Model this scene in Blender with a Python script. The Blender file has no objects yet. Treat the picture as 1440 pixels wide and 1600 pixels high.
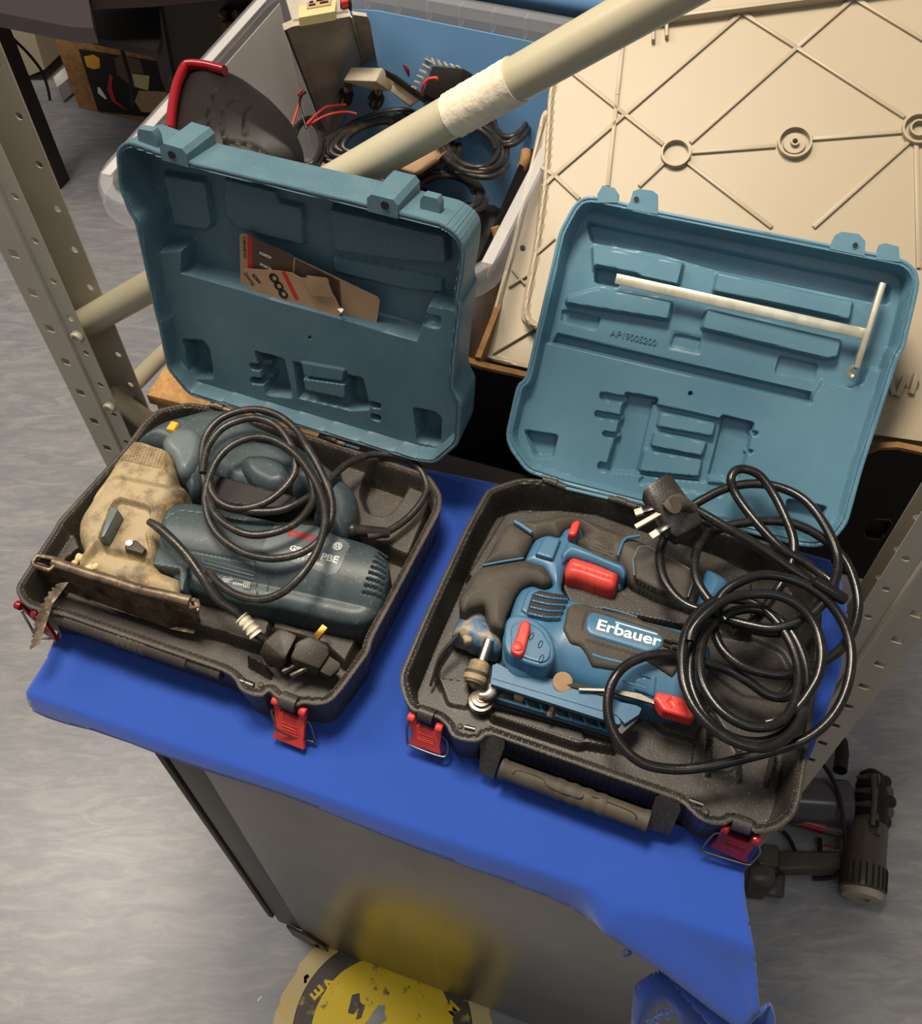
import bpy, math, random
import numpy as np
from mathutils import Vector, Matrix
random.seed(7); np.random.seed(7)
SC = bpy.context.scene; COL = SC.collection

# ------------------------------------------------------------------ camera
FPX, PITCH, ROLL, H = 1569.36, .9589, -.0236, .9696
FL = np.array([0, math.cos(PITCH), -math.sin(PITCH)])
_R = np.array([1, 0, 0.]); _U = np.cross(_R, FL)
RT = math.cos(ROLL)*_R + math.sin(ROLL)*_U
UP = -math.sin(ROLL)*_R + math.cos(ROLL)*_U
CP = np.array([0, 0, H])
cd = bpy.data.cameras.new('camera'); cam = bpy.data.objects.new('camera', cd); COL.objects.link(cam)
cd.sensor_fit = 'HORIZONTAL'; cd.sensor_width = 36; cd.lens = FPX/1440*36
cd.clip_start = .02; cd.clip_end = 40
m = Matrix.Identity(4)
for i in range(3):
    m[i][0] = RT[i]; m[i][1] = UP[i]; m[i][2] = -FL[i]; m[i][3] = CP[i]
cam.matrix_world = m; SC.camera = cam
# ------------------------------------------------------------------ world + lamps + exposure
SC.view_settings.view_transform = 'Standard'; SC.view_settings.look = 'None'
SC.view_settings.gamma = 1; SC.view_settings.use_curve_mapping = False
SC.view_settings.exposure = 0.14
w = bpy.data.worlds.new('room_light'); SC.world = w; w.use_nodes = True
w.node_tree.nodes['Background'].inputs[0].default_value = (1.0, .93, .84, 1)
w.node_tree.nodes['Background'].inputs[1].default_value = .20
def lamp(x, y, z, sx, sy, e, col, tx=0, ty=0, tz=-.3):
    l = bpy.data.lights.new('ceiling_light', 'AREA'); l.shape = 'RECTANGLE'; l.size = sx; l.size_y = sy
    l.energy = e; l.color = col
    o = bpy.data.objects.new('ceiling_light', l); COL.objects.link(o); o.location = (x, y, z)
    o.rotation_euler = (Vector((tx, ty, tz))-Vector((x, y, z))).to_track_quat('-Z', 'Y').to_euler()
lamp(-.22, .98, 2.35, .7, .5, 62, (1, .87, .70), -.1, .8)
lamp(-1.7, 1.3, 2.2, .5, 1.2, 34, (1, .90, .80), -.8, .7, -.9)
lamp(.5, -.7, 2.5, 1.2, .5, 6, (.88, .93, 1), .3, .4, -.3)

# ------------------------------------------------------------------ geometry helpers
def N(v): v = np.array(v, float); return v/np.linalg.norm(v)
def zc(ox, oy, s, pts): return [(ox+p[0]/s, oy+p[1]/s)+tuple(p[2:]) for p in pts]
Z1 = lambda *p: zc(300, 620, 3.6, p)
Z2 = lambda *p: zc(0, 640, 4.0, p)
Z3 = lambda *p: zc(940, 720, 3.2, p)
Z4 = lambda *p: zc(680, 770, 4.5, p)
Z5 = lambda *p: zc(860, 780, 4.212, p)
Z6 = lambda *p: zc(320, 920, 4.8, p)
Z8 = lambda *p: zc(700, 960, 3.4286, p)
C6 = lambda *p: zc(770, 270, 2.149, p)
C3 = lambda *p: zc(150, 150, 2.2857, p)
class Fr:
    def __init__(s, O, u, v):
        s.O = np.array(O, float); s.u = N(u); s.v = N(v); s.n = np.cross(s.u, s.v)
    def px(s, x, y, h=0):
        d = FL + RT*(x-720)/FPX - UP*(y-800)/FPX
        P = CP + d*(((s.O+s.n*h)-CP)@s.n)/(d@s.n)
        return np.array([(P-s.O)@s.u, (P-s.O)@s.v])
    def poly(s, pts, h=0): return np.array([s.px(p[0], p[1], h) for p in pts])
    def w(s, a, b, h=0): return s.O + s.u*a + s.v*b + s.n*h
    def wp(s, x, y, h=0): a = s.px(x, y, h); return s.w(a[0], a[1], h)
WF = Fr((0, 0, 0), (1, 0, 0), (0, 1, 0))
def W3(x, y, z): return WF.wp(x, y, z)
def chaikin(p, k=1, closed=True):
    p = np.array(p, float)
    for _ in range(k):
        q = np.roll(p, -1, 0) if closed else p[1:]
        a = p if closed else p[:-1]
        r = np.empty((len(a)*2, p.shape[1])); r[0::2] = .75*a+.25*q; r[1::2] = .25*a+.75*q
        p = r if closed else np.vstack([p[:1], r, p[-1:]])
    return p
def rnd(p, r, n=4):
    """round every corner of a closed polygon by about r"""
    p = np.array(p, float)[:, :2]; out = []; m_ = len(p)
    if r <= 0: return p
    for i in range(m_):
        a, b, c = p[i-1], p[i], p[(i+1) % m_]; la = np.linalg.norm(a-b)+1e-9; lc = np.linalg.norm(c-b)+1e-9
        s_ = b+(a-b)*min(r/la, .48); e = b+(c-b)*min(r/lc, .48)
        for t in np.arange(n+1)/n: out.append((1-t)**2*s_+2*t*(1-t)*b+t*t*e)
    return np.array(out)
def sdf(X, Y, poly):
    P = np.stack([X.ravel(), Y.ravel()], 1); d2 = np.full(len(P), 1e9); ins = np.zeros(len(P), bool)
    n = len(poly)
    for i in range(n):
        a = poly[i]; b = poly[(i+1) % n]; e = b-a; L = e@e
        if L < 1e-14: continue
        wv = P-a; t = np.clip(wv@e/L, 0, 1); q = wv-t[:, None]*e
        d2 = np.minimum(d2, (q*q).sum(1))
        if a[1] != b[1]:
            c = (a[1] > P[:, 1]) != (b[1] > P[:, 1])
            xx = a[0]+(P[:, 1]-a[1])*e[0]/e[1]
            ins ^= c & (P[:, 0] < xx)
    d = np.sqrt(d2); d[ins] *= -1
    return d.reshape(X.shape)
def nearest(X, Y, poly):
    P = np.stack([X, Y], 1); d2 = np.full(len(P), 1e9); Q = P.copy(); n = len(poly)
    for i in range(n):
        a = poly[i]; b = poly[(i+1) % n]; e = b-a; L = e@e
        if L < 1e-14: continue
        t = np.clip((P-a)@e/L, 0, 1); q = a+t[:, None]*e; dd = ((P-q)**2).sum(1); k = dd < d2
        d2[k] = dd[k]; Q[k] = q[k]
    return Q
def sline(X, Y, pl):
    P = np.stack([X.ravel(), Y.ravel()], 1); d2 = np.full(len(P), 1e9)
    for a, b in zip(pl[:-1], pl[1:]):
        e = b-a; wv = P-a; t = np.clip(wv@e/(e@e), 0, 1); q = wv-t[:, None]*e
        d2 = np.minimum(d2, (q*q).sum(1))
    return np.sqrt(d2).reshape(X.shape)
def sm(d, w_): t = np.clip(d/w_+.5, 0, 1); return t*t*(3-2*t)
def prof(d, r): return np.sqrt(np.clip(1-(1-np.clip(d/r, 0, 1))**2, 0, 1))
def link(name, me, mt, parent=None, sharp=40):
    o = bpy.data.objects.new(name, me); COL.objects.link(o)
    for x in (mt if isinstance(mt, (list, tuple)) else [mt]): me.materials.append(x)
    if sharp is not None:
        me.polygons.foreach_set('use_smooth', [True]*len(me.polygons)); me.set_sharp_from_angle(angle=math.radians(sharp))
    if parent is not None: setpar(o, parent)
    return o
def setpar(o, p):
    bpy.context.view_layer.update()
    o.parent = p; o.matrix_parent_inverse = p.matrix_world.inverted()
def thing(name, label, cat, loc, group=None):
    o = bpy.data.objects.new(name, None); COL.objects.link(o); o.location = Vector([float(c) for c in loc])
    o.empty_display_size = .02
    return tag(o, label, cat, group)
def tag(o, label, cat=None, group=None, kind=None):
    if label: o['label'] = label
    if cat: o['category'] = cat
    if group: o['group'] = group
    if kind: o['kind'] = kind
    return o
def mesh(vs, fs):
    me = bpy.data.meshes.new('m'); me.from_pydata([tuple(map(float, v)) for v in vs], [], [tuple(map(int, f)) for f in fs]); me.update(); return me
def gridsolid(name, F, poly, hfn, hbot, res, mt, parent=None, taper=0., bottom=True, holes=(), mapf=None, sharp=38):
    poly = np.array(poly)[:, :2]
    a0 = poly.min(0)-res*1.5; a1 = poly.max(0)+res*1.5
    xs = np.arange(a0[0], a1[0], res); ys = np.arange(a0[1], a1[1], res)
    X, Y = np.meshgrid(xs, ys); D = sdf(X, Y, poly)
    for hp in holes: D = np.maximum(D, -sdf(X, Y, np.array(hp)))
    gy, gx = np.gradient(D, res); g = np.hypot(gx, gy)+1e-9
    near = D < res*.75
    s = ((D > 0) & near) | ((D <= 0) & (D > -res*.35))
    polys = [poly]+[np.array(hp)[:, :2] for hp in holes]
    Qs = [nearest(X[s], Y[s], p) for p in polys]
    if len(Qs) == 1: Q = Qs[0]
    else:
        dd = np.stack([((q-np.stack([X[s], Y[s]], 1))**2).sum(1) for q in Qs]); k = dd.argmin(0); Q = np.stack(Qs)[k, np.arange(len(k))]
    X[s] = Q[:, 0]; Y[s] = Q[:, 1]; D = np.where(s, 0, D)
    q = near[:-1, :-1] & near[1:, :-1] & near[:-1, 1:] & near[1:, 1:]
    ins = np.minimum(np.minimum(D[:-1, :-1], D[1:, :-1]), np.minimum(D[:-1, 1:], D[1:, 1:])) < -1e-7
    q &= ins
    ny, nx = X.shape; idx = np.arange(ny*nx).reshape(ny, nx)
    I, J = np.nonzero(q)
    quads = np.stack([idx[I, J], idx[I, J+1], idx[I+1, J+1], idx[I+1, J]], 1)
    used = np.unique(quads); rm = np.full(ny*nx, -1); rm[used] = np.arange(len(used)); quads = rm[quads]
    x = X.ravel()[used]; y = Y.ravel()[used]; d = -D.ravel()[used]
    gxu = (gx/g).ravel()[used]; gyu = (gy/g).ravel()[used]
    h = hfn(x, y, np.clip(d, 0, None))
    if mapf is not None: V = mapf(x, y, h)
    else: V = F.O+np.outer(x, F.u)+np.outer(y, F.v)+np.outer(h, F.n)
    faces = quads.tolist()
    if hbot is not None:
        e = np.concatenate([quads[:, [0, 1]], quads[:, [1, 2]], quads[:, [2, 3]], quads[:, [3, 0]]])
        key = e.min(1)*10**7+e.max(1); u_, inv, c = np.unique(key, return_inverse=True, return_counts=True)
        be = e[c[inv] == 1]
        bv = np.unique(be); m2 = np.full(len(x), -1); m2[bv] = np.arange(len(bv))+len(x)
        bx_ = x[bv]-gxu[bv]*taper; by_ = y[bv]-gyu[bv]*taper
        hb = np.full(len(bv), hbot) if np.isscalar(hbot) else hbot(bx_, by_)
        VB = F.O+np.outer(bx_, F.u)+np.outer(by_, F.v)+np.outer(hb, F.n)
        V = np.vstack([V, VB])
        faces += np.stack([be[:, 1], be[:, 0], m2[be[:, 0]], m2[be[:, 1]]], 1).tolist()
        if bottom:
            nxt = {int(m2[a]): int(m2[b]) for a, b in be}; seen = set()
            for st in list(nxt):
                if st in seen: continue
                loop = [st]; seen.add(st); c_ = nxt[st]
                while c_ != st and c_ not in seen and c_ in nxt: loop.append(c_); seen.add(c_); c_ = nxt[c_]
                if len(loop) > 8: faces.append(loop[::-1])
                if holes: break
    me = bpy.data.meshes.new(name); me.from_pydata(V.tolist(), [], faces); me.update()
    return link(name, me, mt, parent, sharp)
def puff(name, px, z, z0, r, mt, parent, res=.0016, k=1, under=None, edge=None, extra=None, F=WF, t=None, taper=0, holes=(), hz=None):
    """raised body from an outline lying at height z; side drops to z0, top edge rounded by r"""
    P = rnd(F.poly(px, z if hz is None else hz), k*.005)
    er = edge if edge is not None else r
    def fn(x, y, d):
        h = z-er+er*prof(d, r) if under is None else under(x, y)+(t or .0015)*prof(d, r)
        if extra: h = extra(x, y, d, h)
        return h
    return gridsolid(name, F, P, fn, z0, res, mt, parent, taper, holes=[F.poly(q, z) for q in holes])
def boxm(F, c, s, bev=0):
    import bmesh
    bm = bmesh.new(); bmesh.ops.create_cube(bm, size=1)
    for v in bm.verts: v.co = Vector((v.co.x*s[0], v.co.y*s[1], v.co.z*s[2]))
    if bev: bmesh.ops.bevel(bm, geom=bm.edges[:], offset=bev, segments=2, affect='EDGES', profile=.5)
    for v in bm.verts: v.co = Vector(F.w(c[0]+v.co.x, c[1]+v.co.y, c[2]+v.co.z).tolist())
    me = bpy.data.meshes.new('b'); bm.to_mesh(me); bm.free(); return me
def box(name, F, c, s, mt, parent=None, bev=0): return link(name, boxm(F, c, s, bev), mt, parent, 35)
def boxes(name, F, lst, mt, parent=None, bev=0):
    import bmesh
    bm = bmesh.new()
    for c, s in lst: me = boxm(F, c, s, bev); bm.from_mesh(me); bpy.data.meshes.remove(me)
    me = bpy.data.meshes.new(name); bm.to_mesh(me); bm.free(); return link(name, me, mt, parent, 35)
def catmull(P, n=6, closed=False):
    P = np.array(P, float); out = []
    m_ = len(P)
    g = lambda i: P[i % m_] if closed else P[min(max(i, 0), m_-1)]
    for i in range(m_ if closed else m_-1):
        p0, p1, p2, p3 = g(i-1), g(i), g(i+1), g(i+2)
        for t in np.arange(n)/n:
            out.append(.5*((2*p1)+(-p0+p2)*t+(2*p0-5*p1+4*p2-p3)*t*t+(-p0+3*p1-3*p2+p3)*t**3))
    if not closed: out.append(P[-1])
    return np.array(out)
def tubem(P, r, n=10, closed=False, flat=1.0, upv=None):
    P = np.array(P, float); m_ = len(P); r = np.broadcast_to(r, (m_,)) if np.ndim(r) < 2 else r
    if closed: T = np.roll(P, -1, 0)-np.roll(P, 1, 0)
    else: T = np.gradient(P, axis=0)
    T /= np.linalg.norm(T, axis=1)[:, None]+1e-12
    a = np.array(upv if upv is not None else (0, 0, 1.)); 
    if abs(T[0]@a) > .9: a = np.array([0, 1., 0])
    nrm = N(a-T[0]*(a@T[0])); V = []
    for i in range(m_):
        nrm = nrm-T[i]*(nrm@T[i]); nrm /= np.linalg.norm(nrm)+1e-12
        b = np.cross(T[i], nrm)
        for k in range(n):
            an = 2*math.pi*k/n; V.append(P[i]+r[i]*(math.cos(an)*nrm*flat+math.sin(an)*b))
    Fs = []
    for i in range(m_ if closed else m_-1):
        for k in range(n):
            j = (i+1) % m_; Fs.append((i*n+k, i*n+(k+1) % n, j*n+(k+1) % n, j*n+k))
    if not closed: Fs += [tuple(range(n))[::-1], tuple((m_-1)*n+k for k in range(n))]
    return mesh(V, Fs)
def tube(name, P, r, mt, parent=None, n=10, closed=False, **k): return link(name, tubem(P, r, n, closed, **k), mt, parent, 60)
def cord(name, px, r, mt, parent=None, n=10, sub=7):
    P = np.array([W3(p[0], p[1], p[2]) for p in px]); return tube(name, catmull(P, sub), r, mt, parent, n)
def lathe(name, O, ax, prf, mt, parent=None, n=24, sharp=40):
    ax = N(ax); a = np.array([1, 0, 0.]) if abs(ax[0]) < .8 else np.array([0, 1., 0]); u = N(np.cross(ax, a)); v = np.cross(ax, u); O = np.array(O, float)
    V = []; Fs = []
    for r, h in prf:
        for k in range(n): t = 2*math.pi*k/n; V.append(O+ax*h+r*(math.cos(t)*u+math.sin(t)*v))
    for i in range(len(prf)-1):
        for k in range(n): Fs.append((i*n+k, i*n+(k+1) % n, (i+1)*n+(k+1) % n, (i+1)*n+k))
    Fs += [tuple(range(n))[::-1], tuple((len(prf)-1)*n+k for k in range(n))]
    return link(name, mesh(V, Fs), mt, parent, sharp)
def slab(name, pts_top, vec, mt, parent=None, sharp=30):
    """extrude a closed 3-D polygon along vec"""
    n = len(pts_top); A = [np.array(p, float) for p in pts_top]; V = A+[p+np.array(vec) for p in A]
    Fs = [tuple(range(n)), tuple(range(2*n-1, n-1, -1))]+[(i, (i+1) % n+0, (i+1) % n+n, i+n)[::-1] for i in range(n)]
    return link(name, mesh(V, Fs), mt, parent, sharp)
def text(name, s, O, xd, nrm, size, mt, parent=None, ext=.0003, off=.0, align='LEFT', sx=1.0, bold=0):
    c = bpy.data.curves.new('t', 'FONT'); c.body = s; c.size = size; c.extrude = ext; c.offset = bold; c.align_x = align; c.space_character = 1.0+off
    o = bpy.data.objects.new('t', c); COL.objects.link(o)
    dg = bpy.context.evaluated_depsgraph_get(); me = bpy.data.meshes.new_from_object(o.evaluated_get(dg)); bpy.data.objects.remove(o)
    x = N(xd); n_ = N(nrm); x = N(x-n_*(x@n_)); y = np.cross(n_, x); O = np.array(O, float)
    for v in me.vertices: v.co = Vector((O+x*v.co.x*sx+y*v.co.y+n_*v.co.z).tolist())
    return link(name, me, mt, parent, None)

# ------------------------------------------------------------------ materials
def srgb(r, g, b): return tuple(((c/255/12.92) if c/255 <= .04045 else ((c/255+.055)/1.055)**2.4) for c in (r, g, b))
def mat(name, col, rough=.5, metal=0., dirt=None, damt=0., dscale=20., dcontrast=.15, speck=None, samt=0., sscale=400., bump=0., bscale=300., coat=0., trans=0., alpha=1., aniso=0., stretch=None, spec=.5, ior=1.45, dmid=.5):
    m = bpy.data.materials.new(name); m.use_nodes = True; nt = m.node_tree; L = nt.links; B = nt.nodes['Principled BSDF']
    B.inputs['Roughness'].default_value = rough; B.inputs['Metallic'].default_value = metal
    B.inputs['Coat Weight'].default_value = coat; B.inputs['Transmission Weight'].default_value = trans; B.inputs['Alpha'].default_value = alpha
    B.inputs['Anisotropic'].default_value = aniso; B.inputs['Specular IOR Level'].default_value = spec; B.inputs['IOR'].default_value = ior
    B.inputs['Base Color'].default_value = (*col, 1)
    tc = nt.nodes.new('ShaderNodeTexCoord'); vec = tc.outputs['Object']
    if stretch:
        mp = nt.nodes.new('ShaderNodeMapping'); mp.inputs['Scale'].default_value = stretch[0]; mp.inputs['Rotation'].default_value = stretch[1]
        L.new(vec, mp.inputs[0]); vec = mp.outputs[0]
    cur = None
    def mix(fac, b):
        nonlocal cur
        mx = nt.nodes.new('ShaderNodeMix'); mx.data_type = 'RGBA'; L.new(fac, mx.inputs[0])
        if cur is None: mx.inputs[6].default_value = (*col, 1)
        else: L.new(cur, mx.inputs[6])
        mx.inputs[7].default_value = (*b, 1); cur = mx.outputs[2]
    def noise(sc, lo, hi, amt, det=6):
        nz = nt.nodes.new('ShaderNodeTexNoise'); nz.inputs['Scale'].default_value = sc; nz.inputs['Detail'].default_value = det; nz.inputs['Roughness'].default_value = .62; L.new(vec, nz.inputs['Vector'])
        mr = nt.nodes.new('ShaderNodeMapRange'); mr.inputs[1].default_value = lo; mr.inputs[2].default_value = hi; mr.inputs[4].default_value = amt; L.new(nz.outputs[0], mr.inputs[0]); return mr.outputs[0]
    if dirt: mix(noise(dscale, dmid-dcontrast, dmid+dcontrast, damt), dirt)
    if speck: mix(noise(sscale, .60, .70, samt, 3), speck)
    if cur is not None: L.new(cur, B.inputs['Base Color'])
    if bump:
        nz = nt.nodes.new('ShaderNodeTexNoise'); nz.inputs['Scale'].default_value = bscale; nz.inputs['Detail'].default_value = 3; L.new(vec, nz.inputs['Vector'])
        bp = nt.nodes.new('ShaderNodeBump'); bp.inputs['Strength'].default_value = bump; bp.inputs['Distance'].default_value = .001; L.new(nz.outputs[0], bp.inputs['Height']); L.new(bp.outputs[0], B.inputs['Normal'])
    return m
M = {}
M['teal_l'] = mat('teal plastic worn', srgb(76, 106, 120), .42, dirt=srgb(112, 140, 148), damt=.35, dscale=14, dcontrast=.2, dmid=.62, speck=srgb(130, 145, 140), samt=.35, sscale=330, bump=.08)
M['teal_r'] = mat('teal plastic', srgb(84, 126, 147), .40, dirt=srgb(108, 146, 162), damt=.35, dscale=12, bump=.06)
M['black'] = mat('dusty black plastic', srgb(52, 48, 44), .5, dirt=srgb(92, 84, 72), damt=.55, dscale=16, dcontrast=.2, dmid=.58, speck=srgb(150, 138, 115), samt=.35, sscale=420, bump=.25, bscale=700)
M['black_r'] = mat('dusty black plastic cleaner', srgb(44, 42, 40), .42, dirt=srgb(84, 78, 70), damt=.5, dscale=18, dcontrast=.2, dmid=.58, speck=srgb(150, 140, 120), samt=.35, sscale=420, bump=.25, bscale=700)
M['rubber'] = mat('dark rubber', srgb(58, 54, 48), .6, dirt=srgb(84, 76, 64), damt=.5, dscale=25, speck=srgb(130, 118, 95), samt=.3, sscale=500, bump=.4, bscale=1100)
M['rubberg'] = mat('grey rubber', srgb(62, 57, 50), .6, dirt=srgb(88, 79, 66), damt=.5, dscale=30, bump=.4, bscale=900)
M['blue'] = mat('blue tool plastic', srgb(56, 102, 136), .36, dirt=srgb(88, 128, 150), damt=.3, dscale=30, bump=.05)
M['bluedust'] = mat('blue tool plastic sawdusty', srgb(56, 102, 136), .45, dirt=srgb(176, 145, 82), damt=.8, dscale=90, dcontrast=.12, dmid=.54)
M['bosch'] = mat('dark slate blue plastic', srgb(52, 65, 71), .42, dirt=srgb(76, 90, 92), damt=.5, dscale=22, dcontrast=.2, speck=srgb(150, 150, 140), samt=.3, sscale=260, bump=.1)
M['boschg'] = mat('grey slate plastic', srgb(84, 98, 104), .4, dirt=srgb(120, 124, 118), damt=.4, dscale=30)
M['cast'] = mat('dusty cast metal', srgb(160, 143, 110), .58, .0, dirt=srgb(78, 68, 54), damt=.85, dscale=32, dcontrast=.09, dmid=.55, speck=srgb(186, 150, 84), samt=.7, sscale=60, bump=.5, bscale=260)
M['saw'] = mat('sawdust', srgb(200, 170, 115), .9, dirt=srgb(230, 212, 170), damt=.8, dscale=120, bump=1, bscale=500)
M['red'] = mat('red plastic', srgb(204, 52, 48), .38, dirt=srgb(220, 95, 80), damt=.4, dscale=40)
M['dred'] = mat('dark red translucent plastic', srgb(128, 18, 28), .22, coat=.3)
M['cord'] = mat('black cord rubber', srgb(40, 38, 36), .32, dirt=srgb(84, 78, 68), damt=.5, dscale=60, dcontrast=.1, dmid=.6, bump=.25, bscale=500)
M['cordr'] = mat('black glossy cord', srgb(24, 24, 25), .24, dirt=srgb(58, 56, 52), damt=.4, dscale=60, dcontrast=.1, dmid=.62, bump=.12, bscale=500)
M['steel'] = mat('bare steel', srgb(150, 145, 135), .35, 1., dirt=srgb(90, 78, 64), damt=.6, dscale=60, dmid=.6)
M['rust'] = mat('worn rusty steel', srgb(132, 116, 98), .42, .55, dirt=srgb(64, 50, 40), damt=.9, dscale=35, dcontrast=.12, speck=srgb(190, 170, 140), samt=.6, sscale=90, bump=.4, bscale=200)
M['zinc'] = mat('zinc plated bar', srgb(225, 222, 205), .38, .75, dirt=srgb(180, 178, 150), damt=.6, dscale=60)
M['wire'] = mat('wire steel', srgb(130, 125, 120), .3, 1.)
M['brass'] = mat('brass', srgb(190, 150, 70), .35, 1.)
M['copper'] = mat('pink brass pin', srgb(236, 196, 165), .4, .3)
M['white'] = mat('white print', srgb(225, 225, 222), .5)
M['redprint'] = mat('red print', srgb(190, 38, 40), .5)
M['dark'] = mat('black print', srgb(24, 22, 22), .6)
M['yellow'] = mat('yellow sticker', srgb(220, 165, 40), .5)
M['card'] = mat('beige card', srgb(170, 140, 108), .8, dirt=srgb(150, 118, 88), damt=.4, dscale=50)
M['cardprint'] = mat('printed brown card', srgb(84, 66, 54), .5)
M['paint'] = mat('cream grey paint', srgb(176, 170, 146), .36, dirt=srgb(164, 156, 130), damt=.4, dscale=8, speck=srgb(176, 140, 90), samt=.25, sscale=30, bump=.05)
M['post'] = mat('grey beige post paint', srgb(190, 183, 168), .4, dirt=srgb(160, 152, 136), damt=.4, dscale=6, bump=.05)
M['postin'] = mat('post hole', srgb(30, 28, 26), .8)
M['plaster'] = mat('white plaster tape', srgb(222, 212, 190), .75, dirt=srgb(190, 178, 150), damt=.4, dscale=60, bump=1.0, bscale=160)
M['cream'] = mat('cream plastic', srgb(170, 158, 136), .45, dirt=srgb(158, 142, 118), damt=.35, dscale=5, dcontrast=.3)
M['clear'] = mat('clear tote plastic', srgb(205, 207, 212), .2, alpha=.15, ior=1.3)
M['frost'] = mat('frosted tote plastic', srgb(214, 212, 210), .35, alpha=.5, dirt=srgb(190, 188, 186), damt=.5, dscale=5)
M['bluetote'] = mat('blue tote plastic', srgb(100, 146, 190), .4)
M['offw'] = mat('off white metal', srgb(190, 180, 156), .45, dirt=srgb(130, 116, 92), damt=.6, dscale=60, dcontrast=.08, dmid=.6)
M['psu'] = mat('grey painted metal', srgb(168, 157, 142), .5, dirt=srgb(90, 84, 76), damt=.4, dscale=20)
M['ivory'] = mat('ivory plastic', srgb(196, 182, 132), .5)
M['cardboard'] = mat('cardboard', srgb(160, 120, 74), .85, dirt=srgb(110, 78, 46), damt=.7, dscale=60, bump=.8, bscale=250)
M['boxblack'] = mat('black printed cardboard', srgb(16, 14, 13), .6)
M['chip'] = mat('chipboard', srgb(196, 152, 98), .8, dirt=srgb(150, 108, 62), damt=.6, dscale=90, dcontrast=.1, bump=.5, bscale=300)
M['wood'] = mat('dark laminate', srgb(44, 32, 30), .45)
M['woodg'] = mat('grey brown laminate', srgb(66, 58, 60), .5)
M['vac'] = mat('dark graphite plastic', srgb(64, 58, 52), .32, dirt=srgb(88, 80, 70), damt=.5, dscale=14)
M['vacblk'] = mat('black plastic shell', srgb(20, 18, 17), .5, dirt=srgb(34, 31, 30), damt=.4, dscale=9, spec=.3)
M['smoke'] = mat('smoky clear bin', srgb(70, 66, 76), .2)
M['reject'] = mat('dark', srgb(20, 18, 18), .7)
# steel cabinet front: brushed metal
M['cab'] = mat('brushed steel', srgb(142, 140, 138), .31, 1., dirt=srgb(118, 115, 110), damt=.5, dscale=6, aniso=.3)
M['cabdark'] = mat('cabinet dark edge', srgb(46, 42, 40), .5)
M['cabgrey'] = mat('cabinet frame', srgb(92, 88, 86), .4, .6)
def cloth_mat():
    m = mat('blue twill', srgb(36, 74, 164), .85, dirt=srgb(44, 82, 176), damt=.35, dscale=9, spec=.25); nt = m.node_tree; B = nt.nodes['Principled BSDF']; L = nt.links
    B.inputs['Sheen Weight'].default_value = .4
    tc = nt.nodes.new('ShaderNodeTexCoord'); mp = nt.nodes.new('ShaderNodeMapping'); mp.inputs['Rotation'].default_value = (0, 0, math.radians(38)); L.new(tc.outputs['Object'], mp.inputs[0])
    wv = nt.nodes.new('ShaderNodeTexWave'); wv.inputs['Scale'].default_value = 230; wv.inputs['Distortion'].default_value = .6; L.new(mp.outputs[0], wv.inputs[0])
    bp = nt.nodes.new('ShaderNodeBump'); bp.inputs['Strength'].default_value = .4; bp.inputs['Distance'].default_value = .0005; L.new(wv.outputs[0], bp.inputs['Height']); L.new(bp.outputs[0], B.inputs['Normal'])
    return m
M['cloth'] = cloth_mat()
M['fray'] = mat('pale blue thread', srgb(110, 140, 205), .9)
def floor_mat():
    m = bpy.data.materials.new('streaked vinyl'); m.use_nodes = True; nt = m.node_tree; L = nt.links; B = nt.nodes['Principled BSDF']; B.inputs['Roughness'].default_value = .33
    tc = nt.nodes.new('ShaderNodeTexCoord'); mp = nt.nodes.new('ShaderNodeMapping'); mp.inputs['Rotation'].default_value = (0, 0, math.radians(28)); mp.inputs['Scale'].default_value = (8, 30, 1); L.new(tc.outputs['Object'], mp.inputs[0])
    def ns(sc, det, dist):
        n = nt.nodes.new('ShaderNodeTexNoise'); n.inputs['Scale'].default_value = sc; n.inputs['Detail'].default_value = det; n.inputs['Roughness'].default_value = .65; n.inputs['Distortion'].default_value = dist; L.new(mp.outputs[0], n.inputs['Vector']); return n.outputs[0]
    r1 = nt.nodes.new('ShaderNodeValToRGB'); L.new(ns(1.2, 8, 1.2), r1.inputs[0]); cr = r1.color_ramp
    cr.elements[0].position = .34; cr.elements[0].color = (*srgb(134, 136, 142), 1); cr.elements[1].position = .66; cr.elements[1].color = (*srgb(162, 161, 161), 1)
    e = cr.elements.new(.5); e.color = (*srgb(146, 147, 151), 1)
    r2 = nt.nodes.new('ShaderNodeMapRange'); r2.inputs[1].default_value = .56; r2.inputs[2].default_value = .72; r2.inputs[4].default_value = .35; L.new(ns(3.2, 6, .8), r2.inputs[0])
    mx = nt.nodes.new('ShaderNodeMix'); mx.data_type = 'RGBA'; L.new(r2.outputs[0], mx.inputs[0]); L.new(r1.outputs[0], mx.inputs[6]); mx.inputs[7].default_value = (*srgb(178, 168, 152), 1)
    r3 = nt.nodes.new('ShaderNodeMapRange'); r3.inputs[1].default_value = .58; r3.inputs[2].default_value = .70; r3.inputs[4].default_value = .28; L.new(ns(5.5, 6, .5), r3.inputs[0])
    mx2 = nt.nodes.new('ShaderNodeMix'); mx2.data_type = 'RGBA'; L.new(r3.outputs[0], mx2.inputs[0]); L.new(mx.outputs[2], mx2.inputs[6]); mx2.inputs[7].default_value = (*srgb(98, 102, 112), 1)
    L.new(mx2.outputs[2], B.inputs['Base Color'])
    return m
M['floor'] = floor_mat()

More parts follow.
